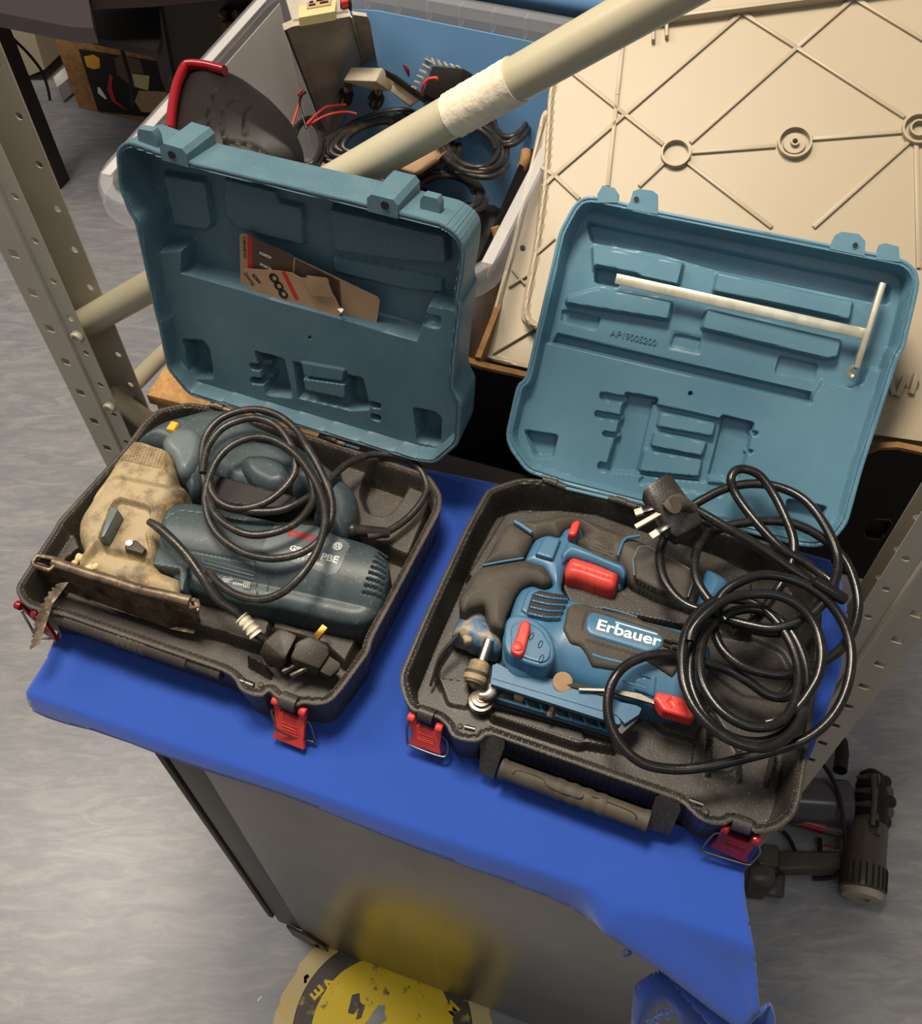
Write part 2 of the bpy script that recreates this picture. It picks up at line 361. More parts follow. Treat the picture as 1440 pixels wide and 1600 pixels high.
# ------------------------------------------------------------------ floor, table, cloth
FZ = -.9
fl = link('floor', mesh([(-4, -2, FZ), (4, -2, FZ), (4, 7, FZ), (-4, 7, FZ)], [(0, 1, 2, 3)]), M['floor'], None, None); tag(fl, None, kind='structure')
FF = Fr((0, 0, FZ), (1, 0, 0), (0, 1, 0)); ZU_ = np.array([0, 0, 1.])
c0 = FF.wp(440, 1456); c1 = FF.wp(727, 1565); tu = N([c1[0]-c0[0], c1[1]-c0[1], 0]); tv = np.array([-tu[1], tu[0], 0])
TO = np.array([c0[0], c0[1], 0])               # front left top corner of the cabinet
TF = Fr(TO, tu, tv)                            # table top frame
VF = Fr(TO, tu, (0, 0, 1))                     # front plane frame, n points to the viewer
LEAN = .42
VC = Fr(TO, tu, ZU_*math.cos(LEAN)+tv*math.sin(LEAN))
TW, TD = .585, .46
cab = thing('steel_cabinet', 'low brushed steel cabinet under the blue cloth, its front mirroring the yellow floor sticker', 'cabinet', TO+tu*TW/2+tv*TD/2+np.array([0, 0, FZ]))
box('body', TF, (TW/2, TD/2+.012, -.4615), (TW-.004, TD-.03, .875), M['cabdark'], cab, .002)
box('door', TF, (TW/2+.026, .004, -.465), (TW-.052, .008, .83), M['cab'], cab, .0015)
box('hinge_strip', TF, (.0265, .0055, -.44), (.043, .005, .78), M['cabgrey'], cab, .001)
box('side_edge', TF, (-.003, .006, -.42), (.009, .012, .76), M['cabdark'], cab, .001)
tag(box('worktop_board', TF, (.275, .187, -.0125), (.62, .345, .019), M['chip'], None, .001), 'flat board lying on the steel cabinet, wholly wrapped by the blue cloth', 'board')
br = slab('corner_bracket', [VF.w(a, b, .001) for a, b in ((.028, -.80), (.060, -.815), (.088, -.862), (.092, -.893), (.060, -.897), (.030, -.86))], tv*-.004, M['cabgrey'], cab)
box('bolt', VF, (.075, -.868, .006), (.008, .008, .004), M['dark'], cab, .001)
# shelf board beside/behind the cabinet, carrying the boxes
# cloth
def cl(x, y):
    a, b = TF.px(x, y)
    if b >= 0: return (a, b)
    a, z = VC.px(x, y); return (a, z-.003)
cb = [cl(*p) for p in ((48, 1103), (90, 1124), (175, 1141), (330, 1199), (470, 1247), (600, 1297), (740, 1347), (870, 1402), (940, 1440), (985, 1474), (1037, 1517), (1085, 1556), (1128, 1599), (1150, 1625))]
cr_ = [cl(*p) for p in ((1228, 1640), (1217, 1600), (1205, 1555), (1184, 1511), (1174, 1459), (1162, 1392), (1162, 1353))]
topR = [tuple(TF.px(1250, 1225)), tuple(TF.px(1326, 1012)), tuple(TF.px(1320, 925)), tuple(TF.px(1290, 860))]
topL = [tuple(TF.px(700, 741)), tuple(TF.px(480, 690)), tuple(TF.px(250, 680)), tuple(TF.px(140, 850)), tuple(TF.px(88, 1009))]
CPOLY = np.array(cb+cr_+topR+topL)
RF = .010
CR1 = np.array([cl(*p) for p in ((960, 1420), (1060, 1480), (1130, 1530), (1172, 1556), (1200, 1530))])
CR2 = np.array([cl(*p) for p in ((985, 1478), (1060, 1518), (1114, 1553), (1150, 1576), (1172, 1584), (1190, 1566), (1203, 1550))])
CR3 = np.array([cl(*p) for p in ((1040, 1545), (1090, 1590), (1120, 1630))])
def clothmap(x, y, h):
    x = np.asarray(x); y = np.asarray(y); d = np.clip(-y, 0, None)
    arc = RF*math.pi/2; th = np.clip(d/RF, 0, math.pi/2)
    q = np.sqrt(d*d+RF*RF)-RF; b = np.where(y > 0, y, -d*math.sin(LEAN)-RF*.4*(1-np.exp(-d/RF)))
    z = np.where(y > 0, 0, -q*math.cos(LEAN))
    z = z+.0025
    # bulge and folds of the hanging right end
    bl = np.clip((x-.50)/.25, 0, 1)*np.clip(d/.2, 0, 1)
    fold = bl*(.020*np.exp(-((x-.66+(.10-d)*.55)/.022)**2)+.014*np.exp(-((x-.60+(.2-d)*.9)/.02)**2)+.018*np.exp(-((x-.73+(.25-d)*.25)/.018)**2))
    ridge_ = sline(x, y, CR1); crease = sline(x, y, CR2); c3_ = sline(x, y, CR3)
    b = b-.020*np.exp(-(ridge_/.020)**2)+.016*np.exp(-(crease/.010)**2)-.010*np.exp(-(c3_/.012)**2)
    fold = fold*.3
    b = b-.002-bl*.012-fold-.0025*np.sin(x*21+1)*np.clip(d/.04, 0, 1)
    z = z+.0006*np.sin(x*17)*np.cos(y*23)-.004*np.clip(1-y/.02, 0, 1)*(y > 0)*0
    return TF.O+np.outer(x, TF.u)+np.outer(b, TF.v)+np.outer(z, TF.n)
cl_o = gridsolid('table_cloth', TF, chaikin(CPOLY, 1), lambda x, y, d: 0*x, None, .004, M['cloth'], None, mapf=clothmap, sharp=None)
for p in cl_o.data.polygons: p.use_smooth = True
md = cl_o.modifiers.new('thick', 'SOLIDIFY'); md.thickness = .0022; md.offset = -1
tag(cl_o, 'royal blue twill cloth spread over the cabinet top, both tool cases standing on it', 'cloth')

# ------------------------------------------------------------------ tool cases
def wallfn(d, rim, w_, deep): return -deep*np.clip((d-rim)/w_, 0, 1)**1.0
class Feat:
    def __init__(s, F, lst, conv):
        s.l = []
        for pts, h, w_, k in lst: s.l.append((rnd(F.poly(conv(*pts), h), k*.0035), h, w_))
    def apply(s, x, y, Hh):
        for P, h, w_ in s.l:
            Hh = Hh+(h-Hh)*sm(-sdf(x, y, P), w_)
        return Hh
HINGE_Z = .062
def lidframe(x, y, yaw, D, th):
    u = np.array([math.cos(yaw), math.sin(yaw), 0]); v = np.array([-math.sin(yaw), math.cos(yaw), 0]); z = np.array([0, 0, 1.])
    c = np.array([x, y, HINGE_Z])+v*(D/2+.004)
    return Fr(c, u, v*math.cos(th)+z*math.sin(th)), Fr(np.array([x, y, 0]), u, v)
LR, BR_ = lidframe(.1635, .4798, -.347, .3126, .7598)
LL, BL_ = lidframe(-.2452, .6106, -.4006, .3051, 1.406)

def latch(case, F, lug1, lug2, b1, b2, wire, mt, zt=.052, zb=.02):
    A = W3(*lug1, zt); B = W3(*lug2, zt); Cc = W3(*b2, zb); Dd = W3(*b1, zb); e = N(B-A); nn = N(np.cross(e, Cc-B)); nn = nn if nn[1] < 0 or nn[2] > 0 else -nn
    if nn @ (CP-A) < 0: nn = -nn
    A2 = A+e*.002; B2 = B-e*.002
    mid = lambda t: (A2+(Dd-A2)*t, B2+(Cc-B2)*t)
    L0, R0 = mid(.25); L1, R1 = mid(.8); L1 = L1+e*.0005; R1 = R1-e*.0005
    pts = [A-e*.003, A+e*.004, A+e*.005+(Dd-A)*.28, B-e*.005+(Cc-B)*.28, B-e*.004, B+e*.003, R1, Cc+e*.001+nn*.003, Dd-e*.001+nn*.003, L1]
    t = slab('latch', pts, -nn*.004, mt, case)
    for P in (A, B): lathe('lug', P-e*.0035, e, [(.004, 0), (.0046, .0008), (.0046, .0062), (.004, .007)], mt, t, 16)
    for k in range(4):
        q = .52+.085*k; a, b = mid(q); ww = (b-a)*.22; tube('rib', [a+ww+nn*.0003, b-ww+nn*.0003], .0007, mt, t, 6)
    W = [W3(*p) for p in wire]
    tube('wire_bail', catmull(W, 5), .0013, M['wire'], t, 8)
    return t

def case_base(case, px, F, mt, floor_z, feats, conv, res=.0014, rim=.0085):
    P = rnd(WF.poly(px, HINGE_Z), .009)
    ft = Feat(WF, feats, conv)
    def fn(x, y, d):
        inner = ft.apply(x, y, np.full_like(x, floor_z))
        wall = HINGE_Z-.075*np.clip((d-rim)/.012, 0, 1)-.0022*sm(.0009-np.abs(d-.0056), .0012)
        wall = np.where(d < .0012, wall-.0008*(1-d/.0012), wall)
        return np.maximum(inner, wall)
    return gridsolid('base', WF, P, fn, .004, res, mt, case, taper=.006)
def lid(case, F, px, mt, floor_h, feats, conv, back, res=.0011, rim=.007, ww=.009):
    P = rnd(F.poly(px, 0), .009); ft = Feat(F, feats, conv)
    def fn(x, y, d):
        inner = ft.apply(x, y, np.full_like(x, floor_h))
        wall = -.06*np.clip((d-rim)/ww, 0, 1)-.0016*sm(.0008-np.abs(d-.0042), .001)
        wall = np.where(d < .001, wall-.0008*(1-d/.001), wall)
        return np.maximum(inner, wall)
    return gridsolid('lid', F, P, fn, back, res, mt, case, taper=.004)

# --- right case
caseR = thing('tool_case', 'open tool case with leaned-back clean teal lid holding the metal fence', 'tool case', BR_.w(0, 0))
RB = [(765, 761), (811, 746), (850, 748), (1000, 787), (1240, 858), (1272, 884), (1286, 940), (1271, 1118), (1252, 1250), (1243, 1275), (1218, 1296), (1188, 1303), (1175, 1300), (1172, 1291), (1143, 1281), (1136, 1289), (1112, 1289), (1090, 1280), (1064, 1252), (760, 1146), (750, 1160), (722, 1158), (703, 1150), (698, 1134), (683, 1121), (656, 1113), (643, 1112), (630, 1092), (622, 1057), (660, 967), (724, 829), (757, 769)]
featR = [
 (Z5((40, 60), (300, 90), (700, 230), (1100, 360), (1330, 480), (1330, 900), (1000, 700), (450, 420), (-100, 300), (-420, 560), (-560, 500), (-300, 80)), .040, .006, 2),
 (Z5((60, 560), (200, 480), (330, 590), (440, 610), (520, 540), (700, 610), (960, 720), (900, 840), (500, 760), (130, 700)), .046, .005, 2),
 (Z8((-60, 300), (20, 180), (130, 60), (240, 200), (250, 400), (230, 500), (120, 520), (0, 470), (-60, 380)), .012, .006, 2),
 (Z8((-60, 330), (110, 350), (125, 430), (105, 500), (0, 480)), .024, .004, 1),
 (Z8((230, 470), (880, 660), (1050, 560), (1150, 640), (1350, 700), (1400, 850), (1050, 800), (740, 690), (720, 640), (240, 520)), .012, .005, 1),
 (Z8((225, 520), (715, 668), (735, 650), (890, 700), (900, 720), (740, 690), (700, 700), (230, 545)), .034, .004, 1),
 (Z3((540, 1240), (700, 1500), (640, 1560), (440, 1560), (470, 1380)), .016, .003, 1),
 (Z3((480, 860), (760, 900), (900, 960), (960, 1080), (860, 1200), (700, 1180), (560, 1080), (480, 1000)), .016, .006, 2),
 (Z3((545, 1320), (562, 1320), (548, 1560), (530, 1560)), .030, .003, 0), (Z3((690, 1440), (705, 1440), (700, 1590), (688, 1590)), .030, .003, 0),
 (Z3((870, 1440), (890, 1430), (850, 1590), (835, 1590)), .040, .003, 0),
]
featR = [(p, h, w_, k) for p, h, w_, k in featR]
ident = lambda *p: list(p)
baseR = case_base(caseR, RB, BR_, M['black_r'], .020, featR, ident, res=.0012)
# raised corner ribs on the front rim, hinge line and handle
def bx_px(name, px, zt, zb, mt, parent, taper=0, k=0, sharp=35):
    P = chaikin(WF.poly(px, zt), k) if k else WF.poly(px, zt)
    return slab(name, [WF.w(p[0], p[1], zt) for p in P], (0, 0, zb-zt), mt, parent, sharp)
for q in (Z8((175, 660), (205, 632), (302, 668), (300, 712), (240, 880), (165, 845)), Z8((1110, 985), (1145, 970), (1240, 1000), (1245, 1050), (1185, 1180), (1060, 1150))):
    P = [W3(q[0][0], q[0][1], .056), W3(q[1][0], q[1][1], .062), W3(q[2][0], q[2][1], .062), W3(q[3][0], q[3][1], .056), W3(q[4][0], q[4][1], .02), W3(q[5][0], q[5][1], .02)]
    slab('handle_arm', P, tv*.010-np.array([0, 0, .006]), M['black_r'], caseR)
ha = W3(790, 1203, .032); hb = W3(1006, 1281, .032); hd = N(hb-ha); hl = np.linalg.norm(hb-ha)
hn = lathe('handle', ha-hd*.006, hd, [(.0085, 0), (.0108, .001), (.0108, .004), (.0098, .006), (.0098, hl*.33)]+[(r, hl*.40+i*.0035) for i, r in enumerate((.0098, .0106, .0106, .0096)*4)]+[(.0098, hl*.78), (.0098, hl+.004), (.0108, hl+.007), (.0108, hl+.010), (.0085, hl+.011)], M['rubberg'], caseR, 24)
for off_ in (0, .0016):
    g = [(800+off_*900, 1208), (812, 1204+off_*700), (846, 1216+off_*700), (858, 1230), (905, 1247), (918, 1243), (985, 1268), (994, 1280)]
    tube('grip_line', catmull([W3(p[0], p[1], .0415-.0008*i*0) for i, p in enumerate(g)], 4), .0007, M['rubberg'], hn, 6)
for q in (Z8((65, 600)), Z8((1385, 1060))):
    P = W3(q[0][0], q[0][1], HINGE_Z); lathe('stud', P-np.array([0, 0, .001]), (0, 0, 1), [(.0028, 0), (.0028, .0018), (.002, .0024)], M['black_r'], caseR, 14)
for a, b in (((1098, 1258), (1076, 1250)), ((742, 1140), (726, 1136))):
    tube('handle_pin', [W3(*a, .060), W3(*b, .060)], .0026, M['wire'], caseR, 10)
latch(caseR, BR_, (643, 1121), (686, 1137), (642, 1158), (688, 1175), [(640, 1128, .045), (636, 1135, .04), (636, 1157, .024), (642, 1165, .02), (688, 1182, .018), (698, 1177, .02), (699, 1160, .03), (691, 1149, .042)], M['red'])
latch(caseR, BR_, (1132, 1295), (1181, 1313), (1112, 1320), (1166, 1344), [(1128, 1302, .045), (1115, 1303, .04), (1097, 1325, .022), (1102, 1331, .018), (1164, 1350, .016), (1174, 1347, .018), (1186, 1333, .03), (1184, 1318, .045)], M['dred'])
for l1, l2 in (((655, 1112), (678, 1121)), ((1143, 1283), (1173, 1293))):
    A = W3(*l1, .058); B = W3(*l2, .058); e = B-A
    tube('latch_block', [A+e*.02, B-e*.02], .0075, M['black_r'], caseR, 14)
# lid
RL = [(872, 363), (896, 318), (912, 306), (935, 306), (1030, 329), (1296, 381), (1412, 404), (1432, 420), (1437, 440), (1433, 462), (1413, 546), (1405, 556), (1347, 735), (1324, 819), (1305, 842), (1282, 856), (1249, 854), (882, 758), (822, 738), (795, 702), (789, 680), (807, 600), (820, 592), (862, 410)]
featRL = [
 (((320, 172), (640, 238), (1325, 385), (1318, 445), (1240, 432), (1215, 425), (750, 330), (640, 298), (560, 275), (335, 238)), -.046, .003, 1),
 (((330, 242), (640, 300), (622, 378), (500, 352), (480, 338), (360, 315), (335, 330)), -.018, .004, 1),
 (((752, 332), (1212, 432), (1198, 496), (1080, 468), (738, 398)), -.018, .004, 1),
 (((245, 415), (350, 385), (602, 430), (590, 494), (240, 438)), -.018, .004, 1),
 (((718, 455), (1172, 560), (1160, 620), (1120, 626), (698, 522)), -.018, .004, 1),
 (((350, 318), (425, 332), (425, 388), (345, 372)), -.042, .003, 1),
 (((235, 460), (362, 488), (350, 530), (230, 502)), -.036, .002, 1),
 (((600, 530), (712, 552), (697, 612), (586, 590)), -.032, .002, 1), (((608, 540), (700, 558), (688, 602), (596, 583)), -.036, .002, 1),
 (((960, 615), (1090, 645), (1075, 700), (945, 672)), -.036, .002, 1),
 (((60, 545), (205, 572), (1062, 772), (1108, 697), (1205, 720), (1240, 705), (1262, 655), (1400, 670), (1300, 1300), (-50, 1120)), -.019, .0035, 0),
 (((222, 543), (1062, 738), (1062, 768), (208, 570)), -.044, .0025, 0),
 (((448, 738), (555, 757), (520, 880), (492, 1005), (382, 1000), (425, 850)), -.036, .003, 1),
 (((768, 812), (872, 838), (850, 940), (822, 1032), (702, 1010), (735, 920)), -.036, .003, 1),
 (((535, 775), (770, 828), (712, 1060), (480, 1010)), -.029, .003, 0),
 (((562, 803), (748, 842), (738, 886), (548, 852)), -.0185, .003, 1), (((540, 868), (718, 905), (702, 952), (528, 918)), -.0185, .003, 1), (((508, 930), (702, 965), (692, 1022), (488, 1002)), -.0185, .003, 1),
 (((362, 736), (455, 752), (450, 774), (360, 760)), -.028, .002, 1), (((346, 798), (440, 815), (436, 834), (344, 820)), -.028, .002, 1), (((372, 866), (430, 875), (426, 892), (370, 885)), -.028, .002, 1), (((358, 968), (390, 975), (385, 1004), (352, 994)), -.028, .002, 1),
 (((860, 862), (888, 868), (886, 882), (858, 880)), -.028, .002, 1), (((845, 925), (872, 930), (868, 942), (842, 940)), -.028, .002, 1),
 (((500, 1018), (782, 1045), (768, 1088), (488, 1042)), -.023, .003, 1),
 (((115, 864), (222, 880), (205, 952), (150, 950)), -.036, .004, 1), (((985, 1092), (1112, 1118), (1092, 1170), (980, 1142)), -.036, .004, 1),
 (((657, 735), (668, 735), (668, 746), (657, 746)), -.03, .001, 1),
]
lidR = lid(caseR, LR, RL, M['teal_r'], -.031, featRL, C6, -.050)
def tab(F, px, h0, h1, mt, parent, name='hinge_tab', grow=.9):
    P = F.poly(px, h0); return slab(name, [F.w(p[0], p[1], h0) for p in P], F.n*(h1-h0), mt, parent)
tab(LR, C6((352, 100), (350, 72), (368, 42), (408, 50), (420, 68), (418, 100)), .0005, -.014, M['teal_r'], lidR, 'catch')
tb = tab(LR, C6((445, 120), (460, 96), (470, 62), (490, 54), (535, 60), (552, 72), (553, 140)), .0005, -.014, M['teal_r'], lidR, 'latch_lug')
tb2 = tab(LR, C6((1128, 255), (1150, 208), (1170, 198), (1228, 205), (1250, 230), (1248, 280)), .0005, -.014, M['teal_r'], lidR, 'latch_lug')
tab(LR, C6((1285, 290), (1300, 240), (1318, 236), (1362, 248), (1366, 300)), .0005, -.014, M['teal_r'], lidR, 'catch')
def dot(F, x, y, r, h, mt, parent, name='hole', n=16):
    P = F.wp(x, y, h); return lathe(name, P-F.n*.0012, F.n, [(r, 0), (r, .0017)], mt, parent, n)
for q in C6((481, 88), (1216, 243)):
    dot(LR, q[0], q[1], .0040, .0008, M['teal_r'], lidR, 'boss'); dot(LR, q[0], q[1], .0026, .0016, M['dark'], lidR)
q = C6((392, 545))[0]; q2 = C6((545, 580))[0]; A = LR.wp(*q, -.0305); B = LR.wp(*q2, -.0305)
text('embossed_number', 'AP19005200', A, B-A, LR.n, np.linalg.norm(B-A)/5.1, M['teal_r'], lidR, .0013)
# hinge leaves
def hinge(case, F, LF, xs, mt):
    for x0, x1 in xs:
        A = W3(*x0, .064); B = W3(*x1, .064); tube('hinge', [A, B], .0036, mt, case, 8)
        e = (B-A); tube('hinge_knuckle', [A+e*.25+np.array([0, 0, .0015]), A+e*.62+np.array([0, 0, .0015])], .0044, mt, case, 8)
hinge(caseR, BR_, LR, [((848, 749), (884, 762)), ((950, 778), (994, 792)), ((1090, 812), (1130, 824))], M['black'])
tube('hinge_rod', [W3(880, 762, .064), W3(955, 780, .064)], .0022, M['teal_r'], caseR, 8)

# --- left case
caseL = thing('tool_case', 'open tool case with upright scuffed teal lid holding the blade cards', 'tool case', BL_.w(0, 0))
LB = [(22, 919), (86, 822), (88, 815), (195, 697), (224, 657), (248, 637), (294, 628), (345, 636), (500, 683), (655, 735), (672, 742), (691, 772), (689, 797), (581, 1000), (578, 1018), (532, 1081), (514, 1099), (492, 1102), (472, 1098), (466, 1104), (440, 1096), (425, 1086), (420, 1078), (412, 1088), (395, 1088), (372, 1078), (368, 1062), (350, 1049), (94, 960), (60, 955), (34, 944)]
featL = [
 (Z1((820, 400), (900, 350), (1270, 480), (1350, 580), (1220, 900), (1060, 830), (880, 740)), .040, .006, 2),
 (Z1((960, 600), (1000, 470), (1060, 455), (1240, 520), (1170, 640), (1100, 720), (1000, 700)), .020, .008, 2),
 (Z6((-120, 40), (330, 150), (490, 240), (440, 430), (190, 350), (150, 330), (-160, 250)), .036, .004, 0),
 (Z6((510, 210), (700, 280), (1150, 370), (1050, 560), (900, 420), (700, 350), (500, 300)), .030, .006, 1),
 (Z6((300, 500), (330, 490), (470, 560), (460, 590)), .040, .003, 0),
 (Z2((230, 960), (340, 760), (470, 780), (500, 860), (380, 960)), .044, .003, 0), (Z2((270, 960), (380, 780), (450, 800), (350, 970)), .022, .003, 0), (Z2((180, 1030), (230, 990), (420, 1090), (390, 1130), (200, 1100)), .026, .003, 0),
]
baseL = case_base(caseL, LB, BL_, M['black'], .014, featL, ident, res=.0012)
ha = W3(76, 958, .050); hb = W3(345, 1050, .050); hd = N(hb-ha); hl = np.linalg.norm(hb-ha)
prf = [(.006, 0), (.0078, .002), (.0072, .012), (.0068, hl*.11), (.0088, hl*.115), (.0088, hl*.40)]
for k in range(5): prf += [(.0088, hl*(.42+.034*k)), (.0102, hl*(.432+.034*k)), (.0102, hl*(.442+.034*k)), (.0088, hl*(.452+.034*k))]
prf += [(.0088, hl*.82), (.0068, hl*.825), (.0075, hl*.97), (.008, hl*1.0), (.005, hl*1.002)]
hn = lathe('handle', ha, hd, prf, M['black'], caseL, 24)
hA = W3(345, 1048, .055); hB = W3(374, 1060, .055)
lathe('handle_socket', hb-hd*.001, hd, [(.008, 0), (.0082, .003), (.005, .0032), (.005, .0036)], M['black'], caseL, 18)
lathe('handle_hole', hb, hd, [(.0048, .0), (.0048, .004)], M['dark'], caseL, 16)
tube('handle_pin', [W3(375, 1064, .058), W3(396, 1072, .058)], .0036, M['wire'], caseL, 10)
P = W3(407, 1070, HINGE_Z); lathe('stud', P-np.array([0, 0, .001]), (0, 0, 1), [(.0032, 0), (.0032, .0018), (.002, .0026)], M['black'], caseL, 14)
latch(caseL, BL_, (431, 1095), (473, 1112), (429, 1150), (475, 1168), [(426, 1108, .045), (424, 1113, .042), (429, 1127, .036), (432, 1140, .03), (470, 1156, .016), (480, 1156, .012), (492, 1158, .012), (484, 1131, .035), (478, 1127, .04)], M['red'], zb=.012)
A = W3(440, 1092, .058); B = W3(464, 1101, .058); tube('latch_block', [A, B], .0085, M['black'], caseL, 14)
latch(caseL, BL_, (29, 946), (56, 958), (62, 980), (90, 1000), [(34, 955, .04), (46, 976, .03), (60, 996, .015), (92, 996, .012), (94, 988, .015), (84, 968, .03)], M['dred'])
lathe('latch_button', W3(26, 944, .050), N(W3(60, 958, .05)-W3(26, 944, .05)), [(.004, 0), (.0052, .001), (.0052, .006), (.004, .007)], M['red'], caseL, 16)
LLp = [(180, 233), (198, 219), (250, 238), (299, 254), (570, 318), (618, 330), (690, 348), (716, 366), (727, 388), (724, 425), (716, 470), (722, 478), (712, 560), (708, 610), (721, 632), (717, 694), (680, 726), (650, 722), (294, 618), (260, 577), (246, 506), (243, 498), (209, 345), (201, 336), (184, 292)]
featLL = [
 (((235, 280), (380, 305), (395, 330), (412, 465), (395, 480), (275, 460)), -.034, .004, 1),
 (((455, 295), (640, 340), (650, 378), (735, 398), (740, 535), (600, 500), (500, 470), (455, 420)), -.036, .004, 1),
 (((830, 400), (1245, 500), (1252, 600), (1100, 590), (850, 555)), -.032, .004, 1),
 (((838, 575), (1235, 650), (1238, 705), (1100, 690), (850, 630)), -.038, .004, 1),
 (((200, 560), (310, 548), (306, 630), (1142, 872), (1184, 745), (1290, 765), (1350, 1350), (100, 1200)), -.018, .003, 0),
 (((348, 835), (418, 838), (440, 870), (452, 972), (375, 970)), -.040, .003, 1),
 (((600, 878), (700, 905), (728, 1042), (640, 1032)), -.038, .003, 1), (((908, 958), (978, 972), (1003, 1082), (925, 1085)), -.038, .003, 1),
 (((722, 935), (905, 965), (912, 1100), (740, 1060)), -.028, .003, 0),
 (((730, 950), (890, 978), (882, 1022), (740, 1002)), -.0165, .003, 1), (((735, 1008), (892, 1030), (890, 1082), (745, 1052)), -.0165, .003, 1),
 (((568, 935), (630, 942), (628, 964), (572, 957)), -.030, .002, 1), (((572, 985), (640, 990), (632, 1012), (572, 1006)), -.030, .002, 1),
 (((995, 1068), (1032, 1078), (1030, 1096), (998, 1090)), -.030, .002, 1), (((998, 1112), (1032, 1122), (1030, 1140), (1000, 1132)), -.030, .002, 1),
 (((1166, 1070), (1240, 1083), (1260, 1105), (1257, 1205), (1178, 1188)), -.042, .003, 1),
 (((776, 838), (784, 838), (784, 846), (776, 846)), -.03, .001, 1),
 (((1180, 760), (1240, 775), (1235, 815), (1180, 805)), -.026, .003, 1),
]
lidL = lid(caseL, LL, LLp, M['teal_l'], -.043, featLL, C3, -.052, rim=.006, ww=.008)
def lidblock(F, pxp, h0, h1, mt, parent, name, dz=.013):
    """boss standing on the upper side wall of the lid: outline seen on the rim face, runs back"""
    P = F.poly(pxp, h0); return slab(name, [F.w(p[0], p[1], h0) for p in P], F.n*(h1-h0), mt, parent)
def topboss(F, x0, x1, hgt, h0, h1, mt, parent, name, y_in=.006):
    A = F.px(*x0); B = F.px(*x1); L = B[0]-A[0]
    pts = [(A[0], A[1]-y_in), (B[0], B[1]-y_in), (B[0], B[1]+hgt*.6), (B[0]-L*.15, B[1]+hgt), (A[0]+L*.15, A[1]+hgt), (A[0], A[1]+hgt*.6)]
    return slab(name, [F.w(p[0], p[1], h0) for p in pts], F.n*(h1-h0), mt, parent)
topboss(LL, (252, 240), (294, 252), .012, .001, -.050, M['teal_l'], lidL, 'latch_lug')
topboss(LL, (574, 320), (622, 332), .012, .001, -.050, M['teal_l'], lidL, 'latch_lug')
topboss(LL, (211, 226), (240, 232), .014, -.006, -.016, M['teal_l'], lidL, 'catch')
topboss(LL, (645, 337), (676, 345), .013, -.016, -.026, M['teal_l'], lidL, 'catch')
for q in ((268, 242), (601, 321)): dot(LL, q[0], q[1], .0040, .0016, M['dark'], lidL)
hinge(caseL, BL_, LL, [((328, 632), (362, 643)), ((503, 680), (540, 694))], M['rust'])
tube('hinge_rod', [W3(540, 694, .064), W3(562, 701, .064)], .0022, M['teal_l'], caseL, 8)

# ------------------------------------------------------------------ jigsaw in the right case
jr = thing('jigsaw', 'newer blue and black jigsaw with red trigger, in the right tool case', 'power tool', W3(930, 950, .02))
ZB = .072
bluepoly = Z4((618, 442), (690, 298), (720, 272), (800, 245), (880, 272), (905, 215), (960, 192), (1030, 190), (1062, 240), (1015, 335), (1180, 430), (1335, 490), (1357, 545), (1335, 592), (1290, 600), (1270, 560), (960, 450), (915, 500), (905, 560), (888, 620), (945, 710), (1120, 760), (1440, 858))+Z5((780, 805), (905, 828), (1010, 870), (1060, 960), (1050, 1100), (1000, 1240), (880, 1330), (740, 1330), (640, 1300), (420, 1235), (30, 1115))+Z4((850, 1235), (760, 1290), (560, 1250), (500, 1200), (470, 1120), (475, 960), (520, 840), (560, 700), (605, 630), (690, 603), (770, 640), (835, 610), (770, 490))
MC = WF.poly(Z5((60, 800), (950, 1060)), ZB)     # long axis of the motor barrel
def barrel(x, y):
    a, b = MC; e = (b-a)/np.linalg.norm(b-a); dd = (x-a[0])*-e[1]+(y-a[1])*e[0]; tt = (x-a[0])*e[0]+(y-a[1])*e[1]
    return np.clip(1-(dd/.038)**2, -1.2, 1)*.010*sm(tt+.005, .03)
def bodyh(x, y): return ZB-.008+barrel(x, y)
bl_r = puff('housing', bluepoly, ZB, .020, .012, M['blue'], jr, .0014, 1, under=lambda x, y: bodyh(x, y)-.008, t=.008, edge=.01)
def on(name, px, dz, t, r, mt, parent, res=.0012, k=.8, extra=None, base=bodyh, hz=ZB, drop=.012):
    P = rnd(WF.poly(px, hz), k*.004)
    def fn(x, y, d):
        h = base(x, y)+dz+t*prof(d, r)
        return extra(x, y, d, h) if extra else h
    hb_ = lambda x, y: base(x, y)+dz-drop
    return gridsolid(name, WF, P, fn, hb_, res, mt, parent)
def conform(o, fn, dz):
    me = o.data; n = len(me.vertices); co = np.empty(n*3); me.vertices.foreach_get('co', co); co = co.reshape(-1, 3)
    z0 = co[:, 2].copy(); 
    x, y = co[:, 0], co[:, 1]; tilt = z0-z0.mean()
    co[:, 2] = fn(x, y)+dz+np.where(np.arange(n) >= 0, 0, 0)
    me.vertices.foreach_set('co', co.ravel()); me.update(); return o
def ridge(name, px, fn, dz, r, mt, parent, hz=ZB, n=8):
    P = WF.poly(px, hz); Q = []
    for a, b in zip(P[:-1], P[1:]):
        for t in np.arange(n)/n: Q.append(a+(b-a)*t)
    Q = np.array(Q+[P[-1]]); z = fn(Q[:, 0], Q[:, 1])+dz
    return tube(name, np.column_stack([Q, z]), r, mt, parent, 8)
